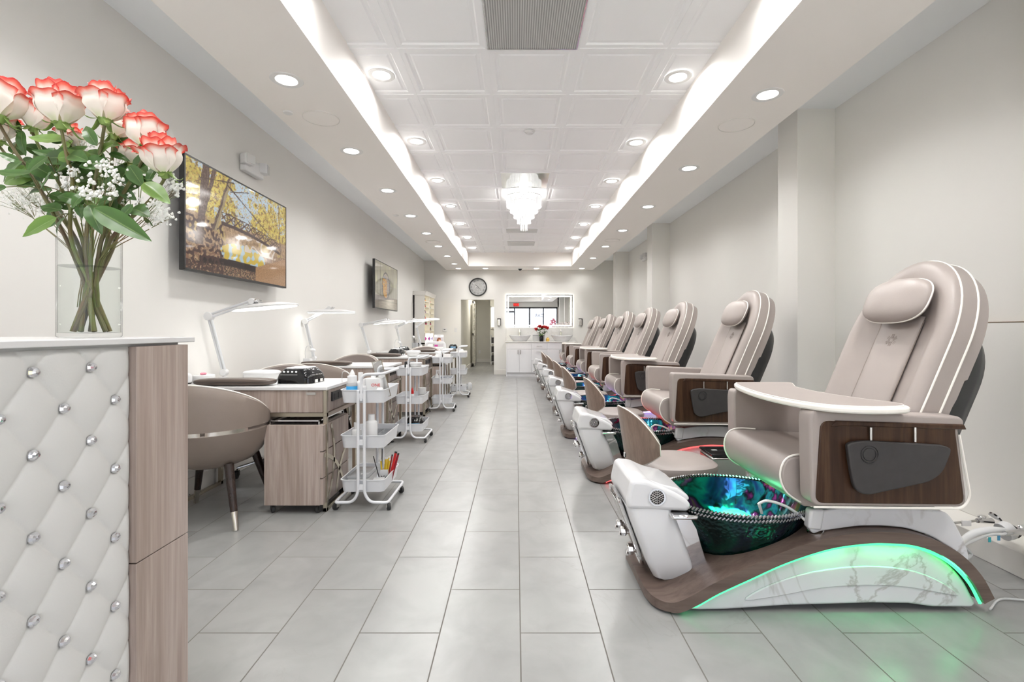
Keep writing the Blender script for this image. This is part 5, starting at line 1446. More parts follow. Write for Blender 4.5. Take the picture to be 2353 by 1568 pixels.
def build_pedi():
    led, tray, label = pedi(0)
    t = thing('pedicure_chair', label, 'pedicure chair', (OX, PY[0], 0), 0, 'pedicure spa chairs in a row')
    # ---- wooden ribbon deck
    up, lo = arch_pts(), arch_pts(.045)
    n = len(up)
    def wy(i):   # half width, rounded in plan at the front
        x = up[i].x+OX
        q = min(1.0, (x-.548)/.12)
        return .17+.135*math.sqrt(max(0, 1-(1-q)**2))
    rings = []
    for i in range(n):
        w_ = wy(i)
        zz = up[i].z; xx = up[i].x+OX; v_ = (zz-.148)/.24; wi, zin = .002, zz-.0005
        if v_ > .0:
            rr = (.50+.50*min(1, v_)**.55)*1.03; q2 = 1-((xx-1.005)/(.325*rr))**2
            if q2 > 0: wi = .275*rr*math.sqrt(q2); zin = .138
        l_ = max(.012, lo[i].z); li = min(l_, zin-.01)
        rings.append([Vector((up[i].x, -w_, zz)), Vector((up[i].x, -wi, zz)), Vector((up[i].x, -wi*.99, zin)), Vector((up[i].x, wi*.99, zin)), Vector((up[i].x, wi, zz)), Vector((up[i].x, w_, zz)),
                      Vector((lo[i].x, w_, l_)), Vector((lo[i].x, wi*1.01, l_)), Vector((up[i].x, wi, li)), Vector((up[i].x, -wi, li)), Vector((lo[i].x, -wi*1.01, l_)), Vector((lo[i].x, -w_, l_))])
    obj('wood_deck', G().loops(rings), 'wood_deck', t)
    # ---- marble body
    low = arch_pts(.055)
    out = [(p.x, p.z) for p in low if p.x+OX > .66 and p.x+OX < 1.90 and p.z > .03]
    out = [(.60-OX, .016)]+out+[(1.875-OX, .035), (1.86-OX, .018), (1.70-OX, .020), (1.60-OX, .034), (1.45-OX, .036), (1.1-OX, .026), (.86-OX, .010), (.75-OX, .008)]
    gm = G().prism(out, -.27, -.238, 'y').prism(out, .238, .27, 'y')
    rear = [q for q in out if q[0]+OX > 1.34]
    gm.prism(rear+[(1.34-OX, .03)], -.24, .24, 'y')
    gm.box(.80-OX, 1.34-OX, -.24, .24, .03, .07)
    obj('marble_base', gm, 'marble', t, bev=.010, seg=3)
    # carved sweep on the near and far sides
    for s in (-1, 1):
        sw = [(.93, .05), (1.0, .10), (1.15, .155), (1.32, .185), (1.48, .19), (1.62, .17), (1.74, .12), (1.80, .07), (1.70, .085), (1.58, .105), (1.42, .112), (1.24, .10), (1.08, .07)]
        sp = [(p.x-0, p.z) for p in smooth_path([(a-OX, 0, b_) for a, b_ in sw], 3, closed=True)]
        obj('side_relief', G().prism(sp, s*.268, s*.276, 'y'), 'marble', t, bev=.004)
    # ---- light strips
    lp = [p for p in arch_pts(.053) if .66 < p.x+OX < 1.895]
    for s in (-1, 1):
        obj('light_strip', G().tube([Vector((p.x, s*(.292 if p.x+OX > .72 else .280), p.z)) for p in lp], .0065, 6), led, t)
    # ---- plinth under the seat
    ov = [(1.225, .40), (1.205, .37), (1.205, .328), (1.22, .312), (1.246, .324), (1.40, .346), (1.50, .347), (1.60, .338), (1.70, .306), (1.79, .25), (1.862, .19), (1.85, .26), (1.80, .36), (1.765, .405), (1.55, .425), (1.35, .425), (1.24, .405)]
    ovr = [(1.365, .425)]+[q for q in [(1.365, .338), (1.40, .346), (1.50, .347), (1.60, .338), (1.70, .306), (1.79, .25), (1.862, .19), (1.85, .26), (1.80, .36), (1.765, .405), (1.55, .425)]]
    gp = G()
    for s in (-1, 1): gp.prism(round_poly([(a-OX, b_) for a, b_ in ov], .03, 4), s*.226, s*.258, 'y')
    gp.prism([(a-OX, b_) for a, b_ in ovr], -.227, .227, 'y')
    obj('plinth', gp, 'marble', t, bev=.008, seg=3)
    for s in (-1, 1): obj('plinth_collar', G().prism([(a-OX, b_) for a, b_ in ((1.195, .335), (1.25, .328), (1.265, .415), (1.205, .415))], s*.222, s*.264, 'y'), 'white_cast', t, bev=.01, seg=3)
    obj('seat_slide', G().box(1.37-OX, 1.72-OX, -.20, .20, .41, .462), 'black_plastic', t, bev=.01)
    # ---- control tower
    def tw(z):   # x range of the leaning tower at a height
        q = (z-.05)/.33
        return (.600-.125*q, .800-.125*q)
    rings = []
    for z, ins in ((.052, .03), (.075, .008), (.15, 0), (.25, 0), (.33, 0), (.385, .004)):
        a, b_ = tw(z); w_ = .155+.02*min(1, (z-.05)/.2)
        rings.append([Vector((x-OX, y, z)) for x, y in rrect(a+ins, b_-ins, -w_+ins, w_-ins, .035, 5)])
    obj('tower', G().loops(rings), 'white_cast', t)
    cap = [(.478, .385), (.470, .42), (.488, .50), (.505, .512), (.56, .508), (.615, .482), (.68, .455), (.73, .425), (.750, .40), (.735, .372), (.67, .376), (.60, .38)]
    obj('tower_cap', G().prism(round_poly([(a-OX, b_) for a, b_ in cap], .02, 4), -.18, .18, 'y'), 'white_cast', t, bev=.022, seg=4)
    foot = [(.56, .50), (.63, .475), (.70, .458), (.745, .428), (.752, .41), (.735, .402), (.67, .435), (.58, .47)]
    obj('foot_rest', G().prism([(a-OX, b_+.006) for a, b_ in foot], -.15, .15, 'y'), 'white_cast', t, bev=.012, seg=4)
    # speaker grille on both sides of the cap
    for s in (-1, 1):
        c = (.600-OX, s*.1815, .438)
        mm = Matrix.Rotation(R(90), 4, 'X')
        gr = obj('speaker_grille', G().lathe([(.030, -.003), (.034, -.006), (.037, -.003), (.037, .003), (.030, .003), (.030, -.003)], 32, c, m=mm), 'chrome', t)
        obj('dark_disc', G().lathe([(0, -.001*s), (.030, -.001*s)], 24, c, m=mm), 'black_plastic', gr)
        g = G()
        for q in range(6):
            a = R(90+60*q); u = Vector((math.cos(a), 0, math.sin(a)))
            g.tube([Vector(c)+Vector((0, s*.003, 0)), Vector(c)+u*.030+Vector((0, s*.003, 0))], .0016, 4)
            for sd in (-1, 1):
                v = Vector((math.cos(a+sd*R(60)), 0, math.sin(a+sd*R(60))))
                for d_ in (.010, .019):
                    p0 = Vector(c)+Vector((0, s*.003, 0))+v*d_
                    L_ = .028-d_*.75
                    p1 = p0+u*L_
                    if (p1-Vector(c)).length > .031: p1 = Vector(c)+(p1-Vector(c)).normalized()*.030+Vector((0, 0, 0))
                    g.tube([p0, p1], .0012, 4)
        obj('grille_bars', g, 'chrome', gr)
    # control panel facing the aisle
    u = Vector((tw(.05)[0]-tw(.38)[0], 0, .05-.38)).normalized()    # down the face
    c0 = Vector((tw(.38)[0]-OX-.004, 0, .385))
    def pp(y, d): return c0+u*d+Vector((0, y, 0))
    ro = [(-.085, -.02), (.085, -.02), (.105, .04), (.10, .15), (.07, .27), (.03, .325), (-.03, .325), (-.07, .27), (-.10, .15), (-.105, .04)]
    path = smooth_path([pp(y, d)+Vector((-.006, 0, 0)) for y, d in ro], 4, closed=True)
    nn = Vector((-1, 0, 0))
    obj('control_panel', G().loops([[p*1 for p in path], [p+nn*.008 for p in path]]), 'wood_deck', t)
    obj('panel_rim', G().tube([p+nn*.004 for p in path], .009, 8, closed=True), 'chrome', t)
    g = G(); q = [pp(y, d)+nn*.016 for y, d in ((-.075, .0), (.075, .0), (.085, .12), (-.085, .12))]
    g.loops([[p for p in q], [p+nn*.006 for p in q]]); obj('keypad', g, 'steel', t, bev=.003)
    def knob(y, d, r_):
        p = pp(y, d); a = p+nn*.012
        kk = obj('tap_knob', G().cyl(a, a+nn*.022, r_*.55, n=16).lathe([(0, .045), (r_*.8, .044), (r_, .038), (r_, .018), (r_*.7, .014)], 8, a, m=Matrix.Rotation(R(-90), 4, 'Y')), 'chrome', t, bev=.002)
        obj('lever', G().tube([a+nn*.036, a+nn*.05+Vector((0, -r_*1.3, -r_*.4))], [.008, .006], 8), 'chrome', kk)
    knob(-.03, .165, .022); knob(-.045, .245, .026); knob(.05, .165, .02)
    # chrome bracket between tower and bowl
    br = [(.640, .372), (.760, .372), (.772, .345), (.805, .22), (.835, .125), (.80, .105), (.755, .115), (.70, .25)]
    for s in (-1, 1):
        obj('chrome_bracket', G().prism([(a-OX, b_) for a, b_ in br], s*.128, s*.146, 'y'), 'chrome', t, bev=.006)
    obj('rim_clamp', G().box(.655-OX, .765-OX, -.215, .215, .352, .372), 'chrome', t, bev=.008)
    # ---- bowl
    bc = Vector((1.005-OX, 0, 0)); rz0 = .388
    def brad(v, a):
        r = .50+.50*v**.55
        return Vector((bc.x+.325*r*math.cos(a)+.0*(1-v), .275*r*math.sin(a), .148+(rz0-.148)*v))
    N = 64
    rings = []
    for v in (0, .04, .12, .25, .4, .55, .7, .85, 1): rings.append([brad(v, 2*PI*i/N) for i in range(N)])
    inner = [[Vector((bc.x+(p.x-bc.x)*.955, p.y*.955, p.z+.010*(1-j/8))) for p in rings[j]] for j in range(8, -1, -1)]
    obj('bowl', G().loops(rings, cap1=False), 'bowl_glass', t)
    obj('bowl_lining', G().loops(inner, cap0=False), 'bowl_lining', t)
    for (z, kx, nm) in ((rz0+.004, 1.02, 'rope_rim'), (rz0-.018, .985, 'rope_rim')):
        g = G(); NB = 132
        for i in range(NB):
            a = 2*PI*i/NB; p = Vector((bc.x+.325*kx*math.cos(a), .275*kx*math.sin(a), z))
            tg = Vector((-.325*math.sin(a), .275*math.cos(a), 0)).normalized()
            g.tube([p-tg*.0055+Vector((0, 0, -.0055)), p+tg*.0055+Vector((0, 0, .0055))], [.0048, .0048], 6)
        obj(nm, g, 'bead_chrome', t)
    obj('bowl_light', G().sell((bc.x+.03, .05, .190), (.125, .10, .105), nu=24, nv=8), led, t)
    obj('pipeless_jet', G().lathe([(0, .030), (.03, .028), (.045, .02), (.05, 0), (0, 0)], 24, (bc.x-.16, .02, .163)), 'black_gloss', t)
    obj('rim_jewel', G().sell((.735-OX, .16, .40), (.026, .026, .022), nu=12, nv=8), 'chrome', t)
    # hand shower
    hose = smooth_path([(1.05-OX, -.15, .400), (1.08-OX, -.17, .418), (1.15-OX, -.20, .40), (1.215-OX, -.235, .345), (1.235-OX, -.245, .29)], 6)
    obj('shower_hose', G().tube(hose, .006, 8), 'matte_white', t)
    obj('shower_tip', G().tube([(1.05-OX, -.15, .400), (1.065-OX, -.145, .355)], [.007, .006], 8), 'matte_white', t)
    obj('hose_socket', G().lathe([(.022, -.012), (.026, .002), (.032, .004), (.032, -.008), (.022, -.012)], 24, (1.235-OX, -.245, .318), m=Matrix.Rotation(R(-14), 4, 'Y')), 'chrome', t)
    # ---- seat
    sc = [(1.62, .44), (1.22, .425), (1.15, .455), (1.10, .495), (1.082, .56), (1.098, .615), (1.14, .635), (1.25, .632), (1.60, .615)]
    sp = [(p.x, p.z) for p in smooth_path([(a-OX, 0, b_) for a, b_ in sc], 4)]
    obj('seat', G().prism(sp, -.268, .268, 'y'), 'taupe', t, bev=.022, seg=4)
    for s in (-1, 1):
        pth = smooth_path([(a-OX, s*.263, b_) for a, b_ in ((1.21, .430), (1.145, .457), (1.097, .499), (1.079, .56), (1.099, .619), (1.15, .641), (1.24, .637))], 5)
        obj('seat_piping', G().tube(pth, .0042, 6), 'cream_piping', t)
    # ---- arms
    for s in (-1, 1):
        y0, y1 = (s*.284, s*.365)
        o1 = [(1.145, .464), (1.138, .80), (1.145, .838), (1.72, .815), (1.738, .80), (1.738, .775), (1.715, .768), (1.752, .463)]
        op = round_poly([(a-OX, b_) for a, b_ in o1], .045, 6)
        obj('arm', G().prism(op, min(y0, y1), max(y0, y1), 'y'), 'taupe', t, bev=.016, seg=4)
        o2 = [(1.158, .480), (1.178, .800), (1.70, .776), (1.70, .750), (1.736, .474)]
        obj('wood_side', G().prism(round_poly([(a-OX, b_) for a, b_ in o2], .035, 5), s*.366-.004, s*.366+.004, 'y'), 'wood_dark', t, bev=.004)
        obj('arm_lip', G().prism([(a-OX, b_) for a, b_ in ((1.215, .776), (1.235, .800), (1.73, .785), (1.74, .765), (1.26, .780))], s*.35, s*.374, 'y'), 'wood_dark', t, bev=.004)
        pth = fillet([(1.150-OX, s*.371, .466), (1.725-OX, s*.371, .460), (1.755-OX, s*.371, .505), (1.712-OX, s*.371, .745)], .03, 5)
        obj('panel_piping', G().tube(pth, .0045, 6), 'cream_piping', t)
        # folded side table
        tb = [(1.236, .735), (1.25, .745), (1.30, .752), (1.60, .735), (1.632, .722), (1.628, .70), (1.60, .63), (1.55, .595), (1.32, .545), (1.285, .55), (1.262, .575), (1.245, .66)]
        tt_ = obj('side_table', G().prism(round_poly([(a-OX+.028, b_-.024) for a, b_ in tb], .03, 4), s*.376, s*.396, 'y'), 'charcoal', t, bev=.005, seg=3)
        mm = Matrix.Rotation(R(90), 4, 'X')
        obj('cup_holder', G().lathe([(.024, .002), (.026, -.0015*1), (.031, -.0015), (.033, .002)] if s < 0 else [(.024, -.002), (.026, .0015), (.031, .0015), (.033, -.002)], 32, (1.346-OX, s*.3965, .676), m=mm), 'black_plastic', tt_)
        for x in (1.365, 1.535): obj('hinge_post', G().cyl((x-OX, s*.378, .720), (x-OX, s*.378, .776), .005, n=10), 'steel', t)
    # ---- backrest
    base = Vector((1.485-OX, 0, .56)); an = R(23.0)
    ds = Vector((math.sin(an), 0, math.cos(an))); dt = Vector((math.cos(an), 0, -math.sin(an)))   # up the back, into the back
    LB = 1.0
    out = []
    for k in range(15): out.append((-.270-.015*math.sin(PI/2*min(1, k/10)), .60*k/15))
    for k in range(31):
        a = PI-PI*k/30; out.append((.285*math.cos(a), .60+.40*math.sin(a)**.92 if math.sin(a) > 0 else .60))
    for k in range(14, -1, -1): out.append((.270+.015*math.sin(PI/2*min(1, k/10)), .60*k/15))
    cyy, css = 0.0, .52
    def ring(kk, tt):
        return [base+Vector((0, (y-cyy)*kk, 0))+ds*(css+(s-css)*kk)+dt*tt for y, s in out]
    front = [(.03, .052), (.35, .048), (.58, .040), (.74, .014), (.84, .0), (.93, .002), (.985, .016), (1.0, .036)]
    side = [(1.0, .044), (1.02, .10), (1.0, .120), (.985, .165)]
    obj('backrest', G().loops([ring(a, b_) for a, b_ in front+side]), 'taupe', t, sm=60)
    def ring2(kk, tt):
        return [base+Vector((0, y*.97*kk, 0))+ds*(.36+(s*.80-.36)*kk)+dt*tt for y, s in out]
    obj('back_shell', G().loops([ring2(a, b_) for a, b_ in ((1.02, .150), (1.01, .20), (.93, .245), (.5, .265), (.03, .27))]), 'black_plastic', t, sm=60)
    m0 = 4
    for kk, tt in ((1.0, .038), (1.018, .105)):
        pth = ring(kk+.002, tt)[m0:-m0]
        obj('back_piping', G().tube(pth, .0042, 6), 'cream_piping', t)
    obj('centre_panel', G().grid(lambda u_, v_: base+Vector((0, (u_-.5)*.23, 0))+ds*(.10+.62*v_)+dt*(.038-.012*math.sin(PI*u_)**.4), 16, 20), 'taupe', t, solid=.008)
    g = G()
    for y in (-.118, .118):
        g.tube([base+Vector((0, y, 0))+ds*s_+dt*.036 for s_ in (.10, .25, .4, .55, .70)], .0022, 5)
    obj('seam', g, 'taupe_dark', t)
    # stitched emblem
    g = G(); ec = base+ds*.60+dt*.022
    for q in range(6):
        a = R(60*q+30); u_ = Vector((0, math.cos(a), 0))+ds*math.sin(a)
        for o_ in (-.006, 0, .006):
            a2 = a+PI/2; v_ = Vector((0, math.cos(a2), 0))+ds*math.sin(a2)
            g.tube([ec+v_*o_+u_*.008, ec+v_*o_+u_*.030], .0010, 4)
    obj('stitched_emblem', g, 'taupe_dark', t)
    hc = base+ds*.775+dt*(-.030)
    m = Matrix(((0, ds.x, dt.x), (1, ds.y, dt.y), (0, ds.z, dt.z))).to_4x4()
    hp = obj('head_pillow', G().sell(hc, (.180, .108, .048), .85, .72, nu=44, nv=18, m=m), 'taupe', t, sm=80)
    pth = []
    for k in range(56):
        a = 2*PI*k/56; c, s_ = math.cos(a), math.sin(a)
        pth.append(hc+(m @ Vector((.1805*math.copysign(abs(c)**.72, c), .1085*math.copysign(abs(s_)**.72, s_), .004))))
    obj('pillow_piping', G().tube(pth, .0035, 6, closed=True), 'cream_piping', hp)
    # ---- swing tray
    tp = [(1.175, .355), (1.22, .40), (1.44, .41), (1.50, .385), (1.45, .27), (1.41, .17), (1.40, -.05), (1.45, -.25), (1.50, -.35), (1.47, -.43), (1.33, -.455), (1.19, -.41), (1.12, -.27), (1.10, -.05), (1.13, .20)]
    P = [(p.x, p.y) for p in smooth_path([(a-OX, b_, 0) for a, b_ in tp], 4, closed=True)]
    tr_ = obj('arm_tray', G().prism(P, .838, .862, 'z'), 'cream_piping', t, bev=.008, seg=3)
    c_ = Vector((1.26-OX, -.03))
    P2 = [(c_.x+(a-c_.x)*.94, c_.y+(b_-c_.y)*.965) for a, b_ in P]
    obj('tray_pad', G().prism(P2, .860, .867, 'z'), 'taupe', tr_, bev=.003)
    obj('tray_piping', G().tube([(a, b_, .864) for a, b_ in P2], .003, 6, closed=True), 'cream_piping', tr_)
    return t
mat('bead_chrome', (.42, .42, .44), .10, 1)
pc0 = build_pedi()
for k in range(1, 7):
    led, tray, label = pedi(k)
    r = dup(pc0, (OX+PX[k], PY[k], 0), 0, label, skip=() if tray else ('arm_tray',))
    lm = {}
    for ch in r.children:
        nm = ch.name.split('.')[0]
        if nm in ('light_strip', 'bowl_light'):
            if nm+led not in lm:
                me = ch.data.copy(); me.materials.clear(); me.materials.append(M[led])
                ch.data = me
            else: ch.data = lm[nm+led]
LC = {'led_green': (.1, 1, .38), 'led_red': (1, .08, .08), 'led_violet': (.6, .4, 1), 'led_pink': (1, .2, .4)}
for k in range(7):
    led = pedi(k)[0]
    light('bowl_glow', 'POINT', (1.06+PX[k], PY[k]+.04, .335), .6, .02, LC[led])
    if k < 3:
        for (x_, z_, a_) in ((.93, .165, -22), (1.22, .268, -12), (1.52, .292, 3), (1.76, .205, 38)):
            l_ = light('strip_glow', 'AREA', (x_+PX[k], PY[k]-.292, z_+.004), (2.2 if x_ < 1.7 else .5) if k == 0 else .35, .24, LC[led], sy=.03)
            l_.rotation_euler = (Matrix.Rotation(R(a_), 3, 'Y') @ Matrix.Rotation(R(-52), 3, 'X')).to_euler()

# technician stools
def stool(k, x, y, rz, label):
    t = thing('pedicure_stool', label, 'stool', (x, y, 0), rz, 'low pedicure stools with wood backs')
    obj('seat', G().sell((0, 0, .345), (.235, .225, .035), .5, .75, nu=44, nv=12), 'taupe', t)
    obj('seat_pan', G().lathe([(0, .29), (.12, .29), (.19, .318), (0, .32)], 28), 'black_plastic', t)
    obj('column', G().tube([(0, 0, .30), (0, 0, .18), (0, 0, .18), (0, 0, .09)], [.02, .02, .03, .03], 14), 'chrome', t)
    for q in range(5):
        a = 2*PI*q/5
        obj('star_leg', G().tube([(.03*math.cos(a), .03*math.sin(a), .11), (.22*math.cos(a), .22*math.sin(a), .062)], [.015, .010], 8), 'chrome', t)
        caster(t, .215*math.cos(a), .215*math.sin(a), r=.02, a=a+1, zt=.05, fork='black_plastic')
    A = R(52); Rr = .275
    def bk(u, v, off):
        a = (u*2-1)*A
        hgt = .34; top = 1-.52*abs(u*2-1)**2.6; bot = .30*abs(u*2-1)**2.4
        z = .352+hgt*(bot+(top-bot)*v)
        r = Rr+.05*((z-.35)/.33)+off
        return Vector((-r*math.cos(a), r*math.sin(a), z))
    n = 28
    def shell(o0, o1):
        rings = []
        for i in range(n+1):
            u = i/n
            rings.append([bk(u, v, o0) for v in (0, .2, .4, .6, .8, 1)]+[bk(u, v, o1) for v in (1, .8, .6, .4, .2, 0)])
        return G().loops(rings)
    obj('wood_back', shell(.012, .002), 'wood_stool', t)
    def bk2(u, v, off):
        p = bk(.02+.96*u, .02+.96*v, off-.036*math.sin(PI*v)**.4*math.sin(PI*u)**.3); return p
    rings = [[bk2(i/n, v, .002) for v in (0, .2, .4, .6, .8, 1)]+[bk2(i/n, v, -.026) for v in (1, .8, .6, .4, .2, 0)] for i in range(n+1)]
    obj('back_pad', G().loops(rings), 'taupe', t, sm=80)
    ed = [bk(i/n, 1, .004) for i in range(n+1)]+[bk(1-i/n, 0, .004) for i in range(n+1)]
    obj('edge_piping', G().tube(ed, .0045, 6, closed=True), 'cream_piping', t)
    obj('back_support', G().box(-.285, -.15, -.025, .025, .318, .330).box(-.29, -.278, -.025, .025, .318, .46), 'steel', t, bev=.003)
    obj('lever', G().box(-.325, -.312, -.05, -.03, .40, .43), 'chrome', t, bev=.004)
    return t
SL = ['nearest low stool, beside the green lit basin', 'second low stool, behind the second chair basin', 'third low stool from the front', 'fourth low stool from the front', 'fifth low stool from the front', 'farthest low stool, near the vanity']
SP = [(.955, 2.90, 6), (.99, 4.64, 2), (.905, 6.02, 0), (.885, 7.22, 4), (.88, 8.72, 0), (.86, 10.08, -3)]
st0 = stool(0, SP[0][0], SP[0][1], R(SP[0][2]), 'taupe stool with curved wood back, '+SL[0])
for k in range(1, 6): dup(st0, (SP[k][0], SP[k][1], 0), R(SP[k][2]), 'taupe stool with curved wood back, '+SL[k])

# step bin
t = thing('waste_bin', 'square metal waste bin with dark lid between the two nearest chairs', 'bin', (1.27, 3.10, 0))
mat('bin_steel', (.50, .50, .48), .28, 1)
obj('body', G().box(0, .23, 0, .22, .01, .325), 'bin_steel', t, bev=.018, seg=4)
obj('lid', G().box(-.002, .232, -.002, .222, .327, .345), 'black_gloss', t, bev=.006, seg=3)
obj('lid_badge', G().box(.04, .075, .10, .12, .345, .347), 'grille_grey', t)
# plumbing behind the nearest chair
def curve_obj(name, pts, r, m, label, cat, parent=None):
    return obj(name, G().tube(smooth_path(pts, 8), r, 10), m, parent, label=label, cat=cat)
t = thing('drain_hose', 'thick white drain hose from the nearest chair to the wall pipe', 'hose', (2.25, 2.15, .3))
L_ = lambda px, py, Y: Vector(W(px, py, Y))-Vector((2.25, 2.15, .3))
obj('hose', G().tube(smooth_path([L_(2200, 1255, 2.2), L_(2235, 1228, 2.2), L_(2275, 1219, 2.2), L_(2310, 1222, 2.22), L_(2330, 1228, 2.3)], 8), .016, 12), 'matte_white', t)
obj('wall_cap', G().lathe([(0, -.01), (.04, -.01), (.042, .02), (.036, .03)], 24, L_(2308, 1222, 2.24), m=Matrix.Rotation(R(70), 4, 'Y')), 'white_plastic', t)
obj('coupling', G().tube([L_(2312, 1215, 2.26), L_(2330, 1224, 2.3)], [.030, .028], 16), 'black_rubber', t)
t = thing('water_hose', 'thin grey braided water line with blue tag behind the nearest chair', 'hose', (2.25, 2.1, .3))
L_ = lambda px, py, Y: Vector(W(px, py, Y))-Vector((2.25, 2.1, .3))
obj('hose', G().tube(smooth_path([L_(2200, 1262, 2.15), L_(2235, 1244, 2.15), L_(2275, 1230, 2.15), L_(2310, 1228, 2.15)], 8), .006, 10), 'grille_grey', t)
obj('hose', G().tube(smooth_path([L_(2215, 1258, 2.2), L_(2228, 1268, 2.2), L_(2231, 1275, 2.2), L_(2222, 1285, 2.2)], 6), .007, 10), 'grille_grey', t)
obj('blue_tag', G().box(-.006, .006, -.003, -.001, -.012, .010, Matrix.Translation(L_(2294, 1236, 2.13))), 'glass_blue', t)
obj('teal_tag', G().box(-.006, .006, -.003, -.001, -.012, .010, Matrix.Translation(L_(2273, 1240, 2.13))), 'teal_plastic', t)
t = thing('shutoff_valve', 'chrome shutoff valve and supply line, left of the two by the near wall', 'valve', (2.3, 2.3, .3))
L_ = lambda px, py, Y: Vector(W(px, py, Y))-Vector((2.3, 2.3, .3))
obj('supply_line', G().tube([L_(2185, 1203, 2.3), L_(2246, 1197, 2.3)], .0055, 8), 'steel', t)
obj('paper_tag', G().box(-.022, .022, -.010, -.006, -.018, .008, Matrix.Translation(L_(2217, 1199, 2.3))), 'paper', t)
obj('valve_body', G().tube([L_(2246, 1197, 2.3), L_(2278, 1198, 2.33)], [.011, .014], 12), 'chrome', t)
obj('handle', G().sell(L_(2256, 1188, 2.3), (.020, .012, .010), nu=16, nv=8), 'chrome', t)
obj('escutcheon', G().lathe([(0, -.008), (.03, -.006), (.034, 0)], 24, L_(2288, 1192, 2.36), m=Matrix.Rotation(R(60), 4, 'Y')), 'chrome', t)
t = thing('shutoff_valve', 'chrome shutoff valve at the right edge of the photo', 'valve', (2.3, 2.15, .3))
L_ = lambda px, py, Y: Vector(W(px, py, Y))-Vector((2.3, 2.15, .3))
obj('valve_body', G().tube([L_(2308, 1226, 2.15), L_(2352, 1222, 2.2)], [.010, .015], 12), 'chrome', t)
obj('handle', G().sell(L_(2349, 1212, 2.14), (.020, .012, .012), nu=16, nv=8), 'chrome', t)
obj('loose_wire', G().tube(smooth_path([(1.93, 1.95, .012), (2.06, 2.03, .01), (2.2, 2.02, .01), (2.32, 2.1, .02)], 8), .004, 6), 'grille_grey', label='thin grey wire lying on the floor behind the nearest chair', cat='wire')
WORLD, DAY, EXPO = 2.5, 0, 0.72
# ================================================================ RECEPTION COUNTER
FX = -.969
t = thing('reception_counter', 'reception counter with tufted crystal button front and grey wood end', 'counter', (FX, .55, 0))
oy = .55
ce = 1.405
obj('carcass', G().box(-.48, -.03, -.30, ce-oy-.02, 0, 1.10), 'wood_grey', t)
obj('top_recess_shade', G().box(-.49, -.015, -.31, ce-oy-.012, 1.100, 1.114), 'grille_grey', t)  # grey strip stands in for the shadowed recess below the countertop
obj('countertop', G().box(-.53, .012, -.32, ce-oy+.022, 1.115, 1.130), 'quartz', t, bev=.002)
# wood end: two boards meeting along a groove
zg = 1.15-(1293-CY)*1.214/F
zg2 = 1.15-(1228-CY)*1.399/F
zgm = (zg+zg2)/2
y0, y1 = 1.214-oy, ce-oy
obj('wood_board', G().box(-.04, .006, y0, y1, zgm+.0015, 1.108), 'wood_grey', t, bev=.001)
obj('wood_board', G().box(-.04, .006, y0, y1, 0, zgm-.0015), 'wood_grey', t, bev=.001)
# tufted panel
ys, zs, yb, zb = .132, .168, .970-oy, 1.0645
def lat(y, z): return ((y-yb)/ys+(z-zb)/zs, (y-yb)/ys-(z-zb)/zs)
def tuft(u, v):
    y = -.28+(y0-.002+.28)*u; z = .02+1.088*v
    s, q = lat(y, z)
    a, b_ = abs(math.sin(PI*s)), abs(math.sin(PI*q))
    h = .010*(a*b_)**.45
    ds, dq = s-round(s), q-round(q)
    h -= .006*math.exp(-(ds*ds+dq*dq)/.004)
    e = min(1, (y0-y)/.012)*min(1, (1.108-z)/.012+.05)
    return Vector((-.014+h*max(0, e)**.5, y, z))
g = G().grid(tuft, 230, 300)
obj('tufted_panel', g, 'cushion_white', t, sm=60)
obj('panel_backing', G().box(-.05, -.018, -.30, y0, 0, 1.10), 'cushion_white', t)
btn = None; cnt = 0
for i in range(-14, 15):
    for j in range(-14, 15):
        if (i+j) % 2: pass
        y = yb+ys*(i+j)/2; z = zb+zs*(i-j)/2
        if not (-.14 < y < y0-.015 and .28 < z < 1.10): continue
        if btn is None:
            gg = G().lathe([(0, .010), (.005, .0095), (.009, .006), (.0115, .001), (.0115, -.002), (0, -.004)], 10, m=Matrix.Rotation(R(90), 4, 'Y'))
            btn = obj('crystal_button', gg, 'gem', t, (-.009, y, z), sm=0)
        else:
            c = btn.copy(); COL.objects.link(c); c.location = (-.009, y, z)
        cnt += 1

# ---- vase
VX, VYY, VZ = W(207, 775, 1.30)[0], 1.30, 1.1301
sv = 1.30/F
t = thing('glass_vase', 'tall clear glass cylinder vase on the reception counter', 'vase', (VX, VYY, VZ))
vr, vh = 58*sv, 222*sv
obj('glass', G().lathe([(0, 0), (vr-.004, 0), (vr, .004), (vr, vh), (vr-.0028, vh), (vr-.0028, .013), (0, .011)], 64), 'vase_glass', t)
obj('water', G().lathe([(0, .0114), (vr-.0029, .0134), (vr-.0029, vh*.725), (0, vh*.725-.001)], 64), 'vase_water', t)

